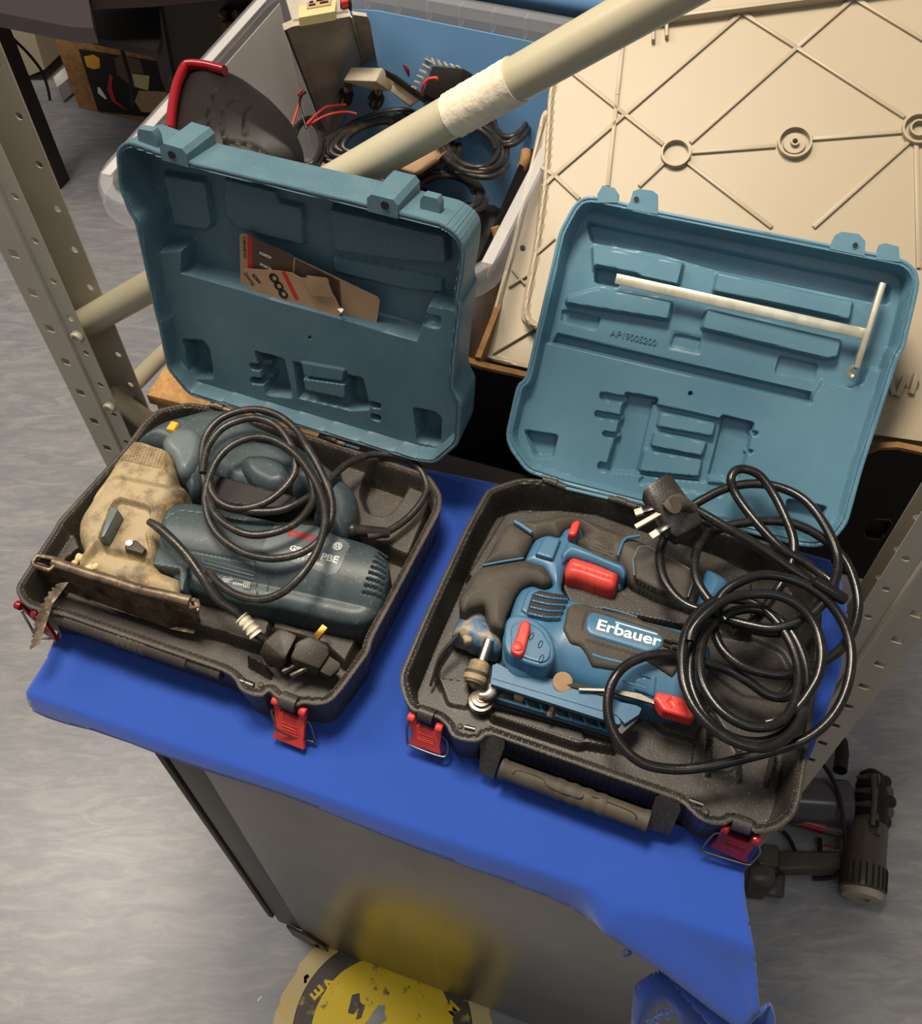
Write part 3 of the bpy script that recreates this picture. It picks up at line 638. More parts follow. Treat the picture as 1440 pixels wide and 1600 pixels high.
# black rubber lobes on the head
headh = lambda x, y: np.full_like(x, ZB-.006)
lobe = Z4((330, 500), (620, 452), (770, 492), (832, 605), (760, 630), (690, 606), (605, 640), (560, 700), (500, 840), (480, 945), (385, 915), (345, 765), (245, 790), (200, 828), (172, 790), (163, 725), (200, 640), (260, 550))
lobe_up = Z4((545, 188), (682, 282), (690, 296), (618, 440), (325, 486), (400, 365), (450, 262), (500, 205))
def hgroove(*lines):
    L = [WF.poly(l, ZB) for l in lines]
    def ex(x, y, d, h):
        for l in L: h = h-.0012*sm(.0009-sline(x, y, l), .0012)
        return h
    return ex
on('rubber_cover', lobe, -.002, .009, .020, M['rubber'], jr, base=headh, drop=.045, extra=hgroove(Z4((225, 600), (300, 540)), Z4((215, 625), (290, 562)), Z4((205, 650), (275, 590)), Z4((195, 675), (258, 620)), Z4((188, 700), (240, 652))))
on('rubber_cover', lobe_up, -.004, .010, .016, M['rubber'], jr, base=headh, drop=.045, extra=hgroove(Z4((480, 260), (360, 440))))
ridge('trim_strip', Z4((330, 497), (470, 470), (620, 446)), lambda x, y: headh(x, y), .0022, .0014, M['blue'], jr)
ridge('trim_strip', Z4((555, 190), (605, 218), (680, 270)), headh, .0028, .0026, M['blue'], jr)
# soft grip handle
grip = Z4((540, 150), (700, 148), (860, 112), (1000, 106), (1090, 150), (1440, 285))+Z5((590, 228), (730, 292), (940, 412), (1025, 455), (1010, 560), (955, 690), (905, 664), (700, 592), (540, 512), (505, 470), (500, 420), (290, 330), (150, 240))+Z4((1062, 240), (1030, 192), (960, 194), (905, 215), (880, 272), (800, 245), (720, 272), (690, 285), (600, 200))
rib = [Z5((245+i*3, 170+i*16), (430-i*2, 232+i*16)) for i in range(9)]
on('grip', grip, -.012, .016, .026, M['rubberg'], jr, base=headh, drop=.03, extra=hgroove(*rib), k=1.2)
on('grip_panel', Z5((575, 300), (640, 300), (925, 455), (930, 540), (900, 655), (700, 585), (560, 515), (545, 400)), .0035, .0035, .010, M['rubber'], jr, base=headh, drop=.01)
ridge('trim_strip', Z5((440, 370), (475, 275), (500, 250), (588, 236)), headh, .0046, .0018, M['blue'], jr)
ridge('trim_strip', Z5((552, 500), (543, 400), (580, 310), (640, 307)), headh, .0050, .0012, M['boschg'], jr)
ridge('trim_strip', Z5((640, 307), (925, 462), (935, 545), (905, 640)), headh, .0045, .0010, M['boschg'], jr)
puff('rear_cap', Z5((1025, 425), (1110, 455), (1195, 515), (1185, 590), (1130, 640), (1060, 705), (985, 720), (950, 680), (1000, 560)), .070, .02, .014, M['blue'], jr, k=1, edge=.016)
# neck panel, trigger, lock button
on('neck_panel', Z4((700, 420), (760, 310), (795, 290), (885, 312), (830, 455), (800, 452)), .0012, .003, .002, M['blue'], jr, k=.4, base=headh)
puff('trigger', Z4((922, 480), (945, 440), (975, 432), (1130, 480), (1304, 552), (1272, 668), (1180, 648), (1010, 585), (930, 575), (910, 530)), .070, .035, .008, M['red'], jr, res=.0012, k=1.2, edge=.012, extra=hgroove(Z4((960, 500), (1285, 605))))
on('trigger_guard', Z4((930, 320), (1000, 345), (1180, 432), (1335, 492), (1355, 545), (1330, 590), (1306, 556), (1130, 478), (975, 430), (930, 440), (900, 480), (880, 420)), -.002, .008, .010, M['blue'], jr, base=headh, drop=.03)
puff('lock_button', Z4((962, 202), (1000, 184), (1026, 200), (992, 288), (974, 297), (930, 288)), .078, .066, .003, M['red'], jr, res=.001, k=.5)
# air vent with slats
vent = Z4((600, 805), (640, 690), (680, 655), (740, 655), (945, 712), (905, 800), (870, 905), (800, 890), (660, 850))
on('vent_frame', vent, .0005, .0025, .002, M['blue'], jr, k=.3, base=lambda x, y: bodyh(x, y)+.0005)
on('vent_recess', Z4((648, 800), (685, 690), (735, 672), (935, 715), (905, 800), (865, 900), (790, 885), (640, 830)), .0036, .0004, .001, M['dark'], jr, k=.3, drop=.002)
for i in range(4):
    y0 = 700+i*45; x0 = 690-i*14
    on('vent_slat', Z4((x0, y0-8), (x0+120, y0+20), (x0+245-i*4, y0+48), (x0+240-i*4, y0+64), (x0+118, y0+38), (x0-4, y0+10)), .004, .0022, .001, M['blue'], jr, res=.0009, k=.2, drop=.002)
# nose with sawdust
puff('nose', Z4((112, 955), (140, 880), (200, 828), (245, 768), (345, 762), (382, 905), (482, 940), (470, 1060), (430, 1105), (330, 1060), (250, 1040), (180, 1000), (125, 990)), .052, .022, .012, M['bluedust'], jr, k=1, edge=.016)
puff('nose_plate', Z4((182, 1000), (215, 985), (262, 1010), (262, 1040), (210, 1052)), .050, .04, .003, M['cast'], jr, k=.5, res=.001)
# orbital selector
puff('selector_base', Z4((482, 1010), (492, 900), (530, 858), (600, 850), (700, 880), (800, 965), (845, 1080), (840, 1170), (790, 1218), (740, 1225), (620, 1190), (510, 1135), (485, 1080)), .084, .04, .003, M['blue'], jr, res=.001, k=1.5)
SB = .084
dial = WF.poly(Z4((515, 925), (545, 893), (650, 890), (740, 935), (810, 1030), (820, 1110), (800, 1120), (720, 960), (640, 905), (560, 905), (528, 940), (540, 1130), (522, 1100)), SB)
puff('selector_face', Z4((530, 945), (560, 910), (650, 905), (745, 955), (812, 1070), (808, 1160), (760, 1195), (640, 1165), (535, 1110)), .0862, .083, .001, M['blue'], jr, res=.001, k=1)
puff('selector_lever', Z4((600, 900), (630, 888), (662, 898), (672, 940), (625, 1120), (600, 1142), (560, 1135), (530, 1105), (528, 1080), (560, 1030)), .092, .085, .0025, M['red'], jr, res=.001, k=1)
q = W3(*Z4((578, 1080))[0], .0918); lathe('lever_boss', q, (0, 0, 1), [(.0052, 0), (.0052, .0014), (.0044, .002)], M['red'], jr, 20)
for c_ in ((675, 1010), (738, 1065), (745, 1165)):
    q = W3(*Z4(c_)[0], .0864); u_ = N(W3(*Z4((c_[0]+14, c_[1]-30))[0], .0864)-q)
    tt = np.linspace(0, 2*math.pi, 14, endpoint=False); w_ = np.cross([0, 0, 1.], u_)
    tube('mark', [q+u_*math.cos(t)*.0042+w_*math.sin(t)*.0017 for t in tt], .0005, M['bosch'], jr, 6, closed=True)
# motor rubber, label, badge
mot = Z5((78, 862), (95, 800), (110, 720), (150, 688), (225, 688), (300, 712), (560, 762), (620, 805), (870, 880), (905, 930), (870, 1060), (840, 1120), (800, 1170), (700, 1110), (590, 1045), (470, 1120), (275, 1085), (232, 1012), (195, 968), (128, 950))
on('motor_cover', mot, .0012, .0028, .004, M['rubber'], jr, base=bodyh, k=.6, extra=hgroove(Z5((210, 870), (240, 750), (280, 730), (700, 870)), Z5((240, 945), (600, 1050))))
ridge('trim_strip', Z5((340, 710), (455, 738), (570, 772)), bodyh, .0034, .0010, M['blue'], jr)
ridge('trim_strip', Z5((275, 1022), (330, 1042), (475, 1078)), bodyh, .0026, .0022, M['blue'], jr)
lab = Z5((222, 870), (235, 790), (258, 760), (300, 757), (700, 885), (745, 940), (725, 1000), (640, 1035), (245, 915))
on('badge', lab, .003, .003, .003, M['blue'], jr, base=bodyh, k=1)
A = W3(*Z5((290, 866))[0], ZB+.004); B = W3(*Z5((688, 976))[0], ZB+.004)
ax = N(B-A); nb = N(np.cross(ax, [-ax[1], ax[0], 0]));
wrd = conform(text('lettering', 'Erbauer', A, B-A, (0, 0, 1), .0175, M['white'], jr, .0, bold=.0004, sx=1.16), bodyh, .0065)
wv_ = max(v.co.x for v in wrd.data.vertices)-min(v.co.x for v in wrd.data.vertices)
ridge('overline', Z5((420, 832), (694, 913)), bodyh, .0062, .0009, M['white'], jr)
for a, b in (((745, 925), (800, 945)), ((740, 955), (790, 975)), ((790, 930), (850, 950)), ((800, 975), (850, 990))):
    tube('vent_bar', [W3(*Z5(a)[0], ZB+.008), W3(*Z5(b)[0], ZB+.008)], .0016, M['dark'], jr, 6)
on('step_panel', Z5((560, 1170), (660, 1150), (700, 1160), (690, 1270), (560, 1225)), .0010, .0012, .002, M['blue'], jr, k=.4)
for a, b in (((590, 1150), (655, 1172)), ((470, 1195), (625, 1242))):
    tube('edge_line', [W3(*Z5(a)[0], ZB-.001), W3(*Z5(b)[0], ZB-.001)], .0009, M['blue'], jr, 6)
# sole plate seen on edge, lattice under it
slab('sole_plate', [W3(*p, .058) for p in Z8((238, 272), (262, 262), (330, 300), (560, 345), (860, 432), (925, 470), (1005, 487), (1035, 502), (1022, 535), (945, 585), (905, 540), (232, 340))], (0, 0, -.016), M['blue'], jr)
slab('sole_edge', [W3(*p, .057) for p in Z8((230, 335), (905, 545), (925, 575), (915, 590), (228, 372))], (0, 0, -.006), M['blue'], jr)
slab('sole_edge', [W3(*p, .052) for p in Z8((945, 560), (1010, 525), (1015, 560), (930, 640), (905, 625), (920, 585))], (0, 0, -.02), M['bosch'], jr)
slab('sole_base', [W3(*p, .024) for p in Z8((262, 440), (900, 640), (915, 600), (340, 390))], (0, 0, -.004), M['boschg'], jr)
slab('sole_rail', [W3(*p, .036) for p in Z8((262, 438), (905, 628), (903, 644), (258, 452))], (0, 0, -.010), M['blue'], jr)
for i in range(7):
    x = 405+i*78; y = 452+i*23
    slab('lattice_rib', [W3(*p, .038) for p in Z8((x, y), (x+14, y+4), (x+30, y+50), (x+16, y+46))], (0, 0, -.010), M['blue'], jr)
slab('guide_block', [W3(*p, .040) for p in Z8((352, 392), (408, 405), (402, 452), (352, 440))], (0, 0, -.014), M['saw'], jr)
tube('clamp_screw', [W3(*Z8((562, 482))[0], .043), W3(*Z8((545, 545))[0], .036)], .0038, M['rust'], jr, 12)
# blade, red tip cover
puff('locking_lever', Z8((1118, 408), (1270, 445), (1302, 470), (1330, 538), (1308, 560), (1150, 515), (1122, 470), (1100, 450)), .072, .056, .003, M['red'], jr, res=.001, k=.7, extra=hgroove(Z8((1200, 445), (1180, 465), (1200, 490)), Z8((1265, 460), (1275, 485), (1240, 480))))
slab('spare_blade', [W3(*p, .064) for p in Z8((700, 395), (870, 398), (1030, 425), (1115, 470), (1112, 482), (1020, 455), (860, 412), (700, 405))], (0, 0, -.0035), M['steel'], jr)
slab('blade_storage', [W3(*p, .0605) for p in Z8((572, 330), (870, 420), (900, 450), (860, 440), (650, 385), (570, 350))], (0, 0, -.002), M['dark'], jr)
lathe('blade_tab', W3(*Z8((612, 362))[0], .060), (.1, -.35, 1), [(.010, 0), (.010, .0015), (.009, .002)], M['card'], jr, 20)
# plunger, blade clamp, guide roller
tube('plunger', [W3(*Z4((378, 1040))[0], .050), W3(*Z4((328, 1190))[0], .046)], .0056, M['steel'], jr, 16)
cb0 = W3(*Z4((318, 1185))[0], .046); cb1 = W3(*Z4((290, 1275))[0], .043)
lathe('blade_clamp', cb0, cb1-cb0, [(.008, 0), (.0105, .002), (.0105, .012), (.012, .014), (.012, .021), (.0095, .023), (.0095, .0235), (.006, .0236), (.006, .022)], M['cast'], jr, 26)
lathe('clamp_ring', cb0+(cb1-cb0)*.86, cb1-cb0, [(.0124, 0), (.0124, .0035)], M['rubber'], jr, 24)
tube('roller_arm', catmull([W3(*Z8((240, 375))[0], .046), W3(*Z8((235, 415))[0], .044), W3(*Z8((205, 440))[0], .042), W3(*Z8((172, 440))[0], .040)], 6), .0062, M['steel'], jr, 12, flat=.6)
ra = W3(*Z8((174, 478))[0], .028)
lathe('guide_roller', ra, (.05, .1, 1), [(.012, 0), (.0125, .001), (.0125, .003), (.009, .0035), (.0125, .0045), (.0125, .0065), (.0095, .007), (.0095, .011), (.006, .0115), (.006, .013), (.003, .0132), (.003, .015)], M['steel'], jr, 28)
for dy in (0, 1):
    tube('guard_wire', catmull([W3(*p, z) for p, z in zip(Z4((170-dy*8, 985+dy*14), (110, 1045+dy*12), (50, 1110+dy*10), (15, 1180), (-15, 1290), (-35, 1360)), (.05, .047, .044, .042, .036, .03))], 6), .0014, M['dark'], jr, 8)
# mains cord
RC = .0049
def cr3(name, pts, zs, sub=7):
    n = len(pts); zz = np.interp(np.linspace(0, 1, n), np.linspace(0, 1, len(zs)), zs); P = Z3(*pts)
    return cord(name, [(P[i][0], P[i][1], zz[i]) for i in range(n)], RC, M['cordr'], jr, 12, sub)
cr3('cord', [(400, 215), (500, 262), (620, 332), (740, 400), (860, 480), (960, 550), (1060, 612), (1130, 648), (1160, 640), (1140, 600), (1080, 555), (1000, 500), (900, 440), (800, 340), (710, 230), (660, 150), (645, 95), (665, 52), (715, 42), (790, 75), (860, 170), (920, 290), (958, 400), (950, 500), (900, 610), (840, 700), (760, 800), (650, 850)], [.125, .122, .115, .105, .10, .10, .105, .11, .12, .12, .11, .10, .085, .08])
cr3('cord_loop', [(560, 740), (470, 740), (380, 690), (315, 600), (288, 490), (310, 390), (380, 300), (440, 235), (520, 185), (620, 138), (740, 115), (870, 128), (990, 180), (1080, 270), (1150, 390), (1180, 500), (1160, 610), (1100, 720), (1000, 795), (860, 838), (730, 820), (620, 790)], [.095, .09, .09, .10, .11, .115, .115, .11, .10, .09])
cr3('cord_loop', [(620, 800), (545, 710), (480, 610), (463, 500), (500, 400), (600, 335), (720, 308), (860, 300), (980, 322), (1100, 385), (1200, 475), (1258, 590), (1282, 720), (1250, 860), (1170, 965), (1050, 1035), (920, 1070), (800, 1058), (690, 1020), (600, 940), (562, 850), (560, 780)], [.10, .10, .10, .105, .105, .10, .09, .085, .085, .085, .085])
cr3('cord_loop', [(560, 760), (600, 670), (680, 610), (800, 572), (930, 588), (1050, 640), (1150, 725), (1220, 840), (1248, 980), (1222, 1140), (1150, 1280), (1030, 1385), (870, 1445), (700, 1490), (520, 1530), (350, 1542), (200, 1510), (95, 1420), (38, 1300), (32, 1180), (70, 1075), (150, 1005), (270, 968), (390, 978), (520, 1010), (640, 1050), (740, 1110), (830, 1170), (920, 1180), (975, 1120), (1000, 1040)], [.11, .118, .115, .105, .09, .075, .07, .075, .088, .088, .075, .07, .075])
cr3('cord_coil', [(640, 675), (530, 720), (450, 800), (410, 900), (400, 1010), (415, 1130), (465, 1240), (560, 1345), (680, 1412), (800, 1435), (900, 1400), (975, 1320), (1018, 1200), (1025, 1070), (1000, 960), (945, 855), (865, 780), (770, 742), (660, 752), (565, 805), (510, 885), (488, 1000), (505, 1110), (560, 1210), (640, 1285), (745, 1330), (850, 1325), (925, 1275), (970, 1180), (985, 1070), (965, 960), (915, 860), (835, 765), (740, 705), (640, 690)], [.11, .105, .10, .095, .095, .098, .10, .098, .095])
cr3('cord_coil', [(440, 900), (455, 840), (520, 765), (620, 695), (740, 668), (870, 672), (980, 722), (1060, 815), (1097, 940), (1085, 1060), (1040, 1150), (980, 1230), (900, 1290), (820, 1310)], [.112, .12, .12, .112, .10, .09])
cr3('cord_coil', [(500, 860), (450, 960), (440, 1080), (470, 1190), (530, 1290), (620, 1370), (730, 1405), (850, 1395), (950, 1330), (1010, 1240), (1040, 1120)], [.092, .088, .084, .086, .09])
cr3('cord_coil', [(610, 790), (690, 820), (780, 850), (880, 860), (950, 830), (1040, 770), (1110, 700)], [.09, .086, .09, .10])
e0 = W3(*Z3((1150, 655))[0], .118); e1 = W3(*Z3((1205, 690))[0], .116)
lathe('cord_sleeve', e0-(e1-e0)*1.6, e1-e0, [(.0058, 0), (.0062, .01), (.0062, .032), (.0045, .035)], M['cordr'], jr, 16)
# plug
PF_O = W3(*Z3((330, 190))[0], .128)
d1 = N(W3(*Z3((205, 165))[0], .128)-W3(*Z3((320, 60))[0], .142))          # along pin face edge
px_ = lambda a, b, z: W3(*Z3((a, b))[0], z)
body = [px_(203, 150, .135), px_(235, 115, .140), px_(320, 60, .142), px_(352, 72, .142), px_(420, 165, .135), px_(505, 290, .125), px_(500, 320, .12), px_(375, 385, .115), px_(330, 350, .118)]
import bmesh
def hull(name, pts, mt, parent, bev=.002, seg=2):
    bm = bmesh.new(); [bm.verts.new(tuple(p)) for p in pts]; r = bmesh.ops.convex_hull(bm, input=bm.verts[:])
    for v in [v for v in bm.verts if not v.link_faces]: bm.verts.remove(v)
    bmesh.ops.dissolve_limit(bm, angle_limit=math.radians(12), verts=bm.verts[:], edges=bm.edges[:])
    if bev: bmesh.ops.bevel(bm, geom=bm.edges[:], offset=bev, segments=seg, affect='EDGES', profile=.5)
    me = bpy.data.meshes.new(name); bm.to_mesh(me); bm.free(); return link(name, me, mt, parent, 32)
bk = np.array([0, 0, -.022])
pf = hull('plug', body+[p+bk+N(CP-p)*0+np.array([.002, .004, 0]) for p in body], M['cord'], jr, .0022)
hull('plug_step', [px_(300, 215, .141), px_(345, 170, .145), px_(390, 160, .143), px_(455, 215, .138), px_(375, 265, .137), px_(340, 262, .137)]+[px_(300, 215, .13), px_(345, 170, .13), px_(455, 215, .125), px_(375, 265, .125)], M['rubberg'], pf, .0015)
tube('strain_relief', [px_(362, 222, .143), px_(410, 214, .134), px_(455, 240, .126)], [.0088, .0072, .0058], M['rubberg'], pf, 14)
for a, b, w_, bare in (((262, 232), (165, 262), .0042, .45), ((292, 262), (168, 332), .0028, .0), ((335, 322), (245, 380), .0042, .45)):
    A = px_(*a, .124); B = px_(*b, .118); e = N(B-A); up = N(np.cross(e, [0, 0, 1.])); nn = np.cross(up, e)
    f = Fr(A, e, up); L_ = np.linalg.norm(B-A)
    if bare: box('pin_sleeve', f, (L_*.3, 0, 0), (L_*.62, w_*1.8, .0044), M['cordr'], pf, .0004)
    box('pin', f, (L_*(.5+bare/2*.9), 0, 0), (L_*(1-bare*.9), w_*1.75, .004), M['copper'], pf, .0004)

# ------------------------------------------------------------------ edge guide in the right lid
eg = thing('edge_guide', 'T-shaped zinc parallel fence lying in the right teal lid', 'tool accessory', LR.wp(*C6((800, 440))[0], -.02))
A = LR.wp(*C6((412, 355))[0], -.014); B = LR.wp(*C6((1245, 540))[0], -.010); e = N(B-A); f = Fr(A, e, np.cross(LR.n, e)); L_ = np.linalg.norm(B-A)
box('bar', f, (L_/2, 0, 0), (L_, .0108, .0028), M['zinc'], eg, .0004)
A = LR.wp(*C6((1308, 370))[0], -.004); B = LR.wp(*C6((1218, 655))[0], -.006); e = N(B-A); f = Fr(A, e, np.cross(LR.n, e)); L_ = np.linalg.norm(B-A)
box('fence', f, (L_/2, 0, 0), (L_, .0062, .0125), M['zinc'], eg, .0012)
tube('fence_curl', catmull([LR.wp(*C6(q)[0], h) for q, h in (((1215, 655), -.008), ((1202, 662), -.012), ((1200, 680), -.014), ((1212, 688), -.012))], 5), .0025, M['zinc'], eg, 8, flat=1.6)

# ------------------------------------------------------------------ jigsaw in the left case
jl = thing('jigsaw', 'older slate blue jigsaw with sawdusty metal head, in the left tool case', 'power tool', W3(370, 850, .02))
ZL = .080
barp = Z1((-190, 700), (-140, 590), (-50, 540), (60, 555), (300, 620), (640, 690), (880, 755), (1010, 800), (1075, 850), (1108, 930), (1112, 990), (1060, 1150), (990, 1215), (900, 1235), (760, 1205), (500, 1140), (250, 1110), (0, 1050), (-130, 980), (-200, 850))
AX = WF.poly(Z1((-100, 750), (1030, 990)), ZL)
def barL(x, y):
    a, b = AX; e = (b-a)/np.linalg.norm(b-a); dd = (x-a[0])*-e[1]+(y-a[1])*e[0]
    return ZL+.008*np.clip(1-((dd-.006)/.030)**2, -.9, 1)*1.0-.004
def barEx(x, y, d, h): return h
P_ = rnd(WF.poly(barp, ZL), .012)
vs = [(WF.poly(Z1((1040+i*9, 868+i*34), (1095-i*2, 885+i*36)), ZL)) for i in range(0)]
slots = [WF.poly(Z1((1052-i*13, 872+i*31), (1098-i*4, 905+i*29)), ZL) for i in range(8)]
def fnL(x, y, d):
    h = barL(x, y)-.012+.012*prof(d, .014)
    for l in (Z1((300, 690), (100, 655), (-60, 640), (-160, 700)), Z1((350, 930), (355, 1120)), Z1((415, 1005), (418, 1125)), Z1((350, 930), (-40, 855))):
        h = h-.0009*sm(.0007-sline(x, y, WF.poly(l, ZL)), .001)
    for l in slots: h = h-.005*sm(.0011-sline(x, y, l), .0012)
    return h
gridsolid('motor_housing', WF, P_, fnL, .016, .0012, M['bosch'], jl)
onL = lambda name, px, dz, t, r, mt, **k: on(name, px, dz, t, r, mt, jl, base=barL, hz=ZL, **k)
onL('name_panel', Z1((420, 800), (470, 690), (510, 680), (700, 690), (880, 810), (895, 840), (835, 990), (800, 1015), (730, 1000), (380, 880)), -.0012, .0016, .001, M['boschg'], k=1, drop=.003)
for i in range(8):
    a, b = Z1((1050-i*13, 870+i*31), (1100-i*4, 905+i*29)); tube('vent_slot', [W3(*a, .0795-.001*i), W3(*b, .0755-.001*i)], .0015, M['dark'], jl, 6)
def txt(s_, a, b, z, size, mt, conv=Z1, sx=1.0, nrm=(0, 0, 1), bold=.0, nm='lettering', par=None):
    A = W3(*conv(a)[0], z); B = W3(*conv(b)[0], z); return conform(text(nm, s_, A, B-A, (0, 0, 1), size, mt, par or jl, .0, sx=sx, bold=bold), barL, .0006)
txt('BOSCH', (480, 758), (720, 815), ZL+.005, .0135, M['redprint'], sx=1.15, bold=.0005)
txt('GST 90', (545, 862), (700, 905), ZL+.0035, .0088, M['white'], bold=.0003, sx=1.1)
txt('PBE', (718, 915), (820, 940), ZL+.003, .0112, M['white'], bold=.0003, sx=1.1)
txt('0-26  0.1-2800min', (560, 908), (790, 975), ZL+.0015, .0048, M['white'])
q = W3(*Z1((818, 842))[0], ZL+.0048)
for r_ in (.0047, .0031):
    tube('emblem', [q+np.array([math.cos(t)*r_, math.sin(t)*r_, 0]) for t in np.linspace(0, 2*math.pi, 24, endpoint=False)], .0006, M['white'], jl, 6, closed=True)
for dx in (-.0014, .0014): tube('emblem_bar', [q+np.array([dx, -.003, 0]), q+np.array([dx, .003, 0])], .0005, M['white'], jl, 6)
tube('emblem_bar', [q+np.array([-.0014, 0, 0]), q+np.array([.0014, 0, 0])], .0005, M['white'], jl, 6)
for i in range(3):
    tube('label_line', [W3(*Z1((50+i*12, 908+i*24))[0], ZL+.0005-.001*i), W3(*Z1((345, 985+i*22))[0], ZL+.0005-.001*i)], .0005, M['boschg'], jl, 6)
txt('Made in  GmbH', (80, 990), (180, 1010), ZL-.004, .0042, M['white'], nrm=(0, -.7, 1)); txt('110V~  650W', (150, 1025), (280, 1055), ZL-.0065, .0044, M['white'], nrm=(0, -.7, 1))
q = [W3(*p, ZL-.0068) for p in Z1((292, 1038), (325, 1046), (320, 1075), (288, 1067))]; tube('symbol', q, .0005, M['white'], jl, 4, closed=True)
q = [W3(*p, ZL-.0068) for p in Z1((300, 1049), (314, 1053), (312, 1066), (298, 1062))]; tube('symbol', q, .0005, M['white'], jl, 4, closed=True)
# handle loop
handle = Z2((800, 200), (900, 100), (1000, 40), (1130, 5), (1300, -40), (1500, -20))+Z1((330, 120), (520, 200), (700, 310), (850, 430), (915, 500), (930, 580), (900, 680), (860, 765), (800, 760), (700, 690), (660, 640), (700, 560), (640, 480), (480, 540), (300, 500), (190, 470), (130, 400), (60, 420), (20, 500), (-40, 520))+Z2((1160, 460), (1060, 330), (1020, 200), (900, 170))
hole = Z1((120, 520), (150, 460), (260, 500), (420, 560), (640, 560), (600, 640), (400, 640), (200, 620), (130, 580))
puff('handle', handle, .078, .02, .018, M['bosch'], jl, k=2, edge=.022)
puff('switch_trigger', Z1((250, 340), (300, 300), (420, 300), (520, 340), (560, 420), (540, 480), (440, 510), (330, 460), (270, 400)), .092, .06, .014, M['bosch'], jl, k=2, edge=.02)
puff('pillar', Z1((-190, 230), (-100, 150), (20, 160), (60, 220), (40, 330), (-20, 420), (-90, 420), (-120, 320), (-160, 290)), .088, .05, .012, M['boschg'], jl, k=2, edge=.014)
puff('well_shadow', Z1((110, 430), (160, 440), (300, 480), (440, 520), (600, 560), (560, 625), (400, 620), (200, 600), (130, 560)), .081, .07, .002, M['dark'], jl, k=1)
puff('speed_wheel', Z2((1032, 118), (1070, 66), (1118, 78), (1085, 130)), .0835, .07, .002, M['yellow'], jl, k=.4, res=.001)
# cast head
hp = Z2((465, 700), (480, 640), (560, 520), (640, 420), (740, 260), (820, 180), (870, 178), (1040, 210), (1075, 290), (1090, 410), (1170, 470), (1120, 520), (1060, 560), (1010, 640), (985, 760), (940, 930), (1115, 1000), (1110, 1130), (1060, 1135), (640, 1030), (600, 1010), (450, 960), (480, 880), (500, 830), (470, 780))
g1 = [WF.poly(Z2((838-i*9, 195+i*14), (1024+i*1.5, 240+i*16)), .09) for i in range(10)]
rec = rnd(WF.poly(Z2((700, 590), (740, 548), (920, 600), (935, 640), (900, 760), (920, 830), (900, 920), (640, 860), (620, 800)), .09), .006)
st = WF.poly(Z2((600, 830), (960, 930), (1130, 1000), (1115, 1150), (560, 1040), (440, 980)), .09)
up_ = rnd(WF.poly(Z2((560, 560), (700, 420), (1050, 490), (1110, 430), (1090, 320), (830, 150), (700, 300)), .09), .01)
def headf(x, y, d):
    h = .090-.020+.020*prof(d, .020)
    h = h+.004*sm(-sdf(x, y, up_), .006)
    h = h-.009*sm(-sdf(x, y, rec), .004)
    h = h-.012*sm(-sdf(x, y, st), .008)
    for l in g1: h = h+.0022*sm(.0010-sline(x, y, l), .0012)
    h = h-.0008*sm(.0005-sline(x, y, WF.poly(Z2((950, 190), (900, 300), (800, 420), (700, 600)), .09)), .001)
    return h
gridsolid('gear_head', WF, rnd(WF.poly(hp, .09), .008), headf, .03, .0011, M['cast'], jl)
def facet(name, top, zt, base, zb, mt, bev=.001): return hull(name, [W3(*p, zt) for p in top]+[W3(*p, zb) for p in base], mt, jl, bev)
facet('orbital_lever', Z2((690, 612), (725, 610), (735, 625), (650, 790), (630, 800)), .100, Z2((690, 620), (775, 680), (690, 845), (640, 842), (622, 800)), .082, M['boschg'])
facet('air_lever', Z2((785, 835), (815, 820), (870, 830), (905, 870), (890, 900), (790, 870)), .090, Z2((780, 850), (850, 815), (922, 880), (895, 920), (785, 895)), .080, M['rubberg'])
P = W3(*Z2((808, 836))[0], .0905); lathe('lever_pin', P, (0, 0, 1), [(.0038, 0), (.0038, .0012)], M['white'], jl, 14)
puff('motor_foot', Z2((925, 965), (985, 770), (1100, 880), (1185, 960), (1150, 1130), (1116, 1130), (1118, 1000)), .076, .03, .003, M['bosch'], jl, k=.3)
# sawdust lumps
random.seed(3)
for c_, s_ in (((500, 930), 30), ((560, 1000), 34), ((600, 985), 26), ((470, 960), 22)):
    P = W3(*Z2(c_)[0], .074); bm = bmesh.new(); bmesh.ops.create_icosphere(bm, subdivisions=2, radius=s_/4/1500)
    for v in bm.verts: v.co = Vector(tuple(P))+v.co*random.uniform(.8, 1.25)
    me = bpy.data.meshes.new('lump'); bm.to_mesh(me); bm.free(); link('sawdust_lump', me, M['saw'], jl, 60)
# sole plate on edge
tl = [W3(*p, .078) for p in Z2((205, 965), (235, 915), (345, 925), (545, 1010), (880, 1125), (1185, 1165), (1240, 1190))]
lo = [W3(*p, .030) for p in Z2((1240, 1330), (1210, 1400), (1060, 1370), (900, 1310), (560, 1200), (380, 1120), (250, 1070))]
slab('sole_plate', [W3(*p, .078) for p in Z2((208, 970), (240, 960), (330, 975), (880, 1130), (1210, 1200), (1235, 1260))]+lo, N([.25, .95, .1])*.004, M['rust'], jl)
def edge_tube(pts, z, r, mt): return tube('sole_flange', catmull([W3(*p, z) for p in Z2(*pts)], 5), r, mt, jl, 12)
edge_tube([(335, 955), (545, 1025), (700, 1070), (880, 1128), (1050, 1165), (1190, 1200)], .080, .0058, M['rust'])
box_f = [W3(*p, .081) for p in Z2((205, 955), (235, 912), (350, 935), (345, 975), (310, 1005), (215, 975))]
tube('sole_slot', box_f, .0028, M['rust'], jl, 8, closed=True)
slab('slot_inside', [W3(*p, .078) for p in Z2((240, 965), (255, 925), (325, 945), (310, 985))], (0, 0, -.003), M['dark'], jl)
tube('sole_slot', [W3(*p, .078) for p in Z2((1180, 1190), (1235, 1195), (1245, 1230), (1195, 1240))], .0024, M['rust'], jl, 8, closed=True)
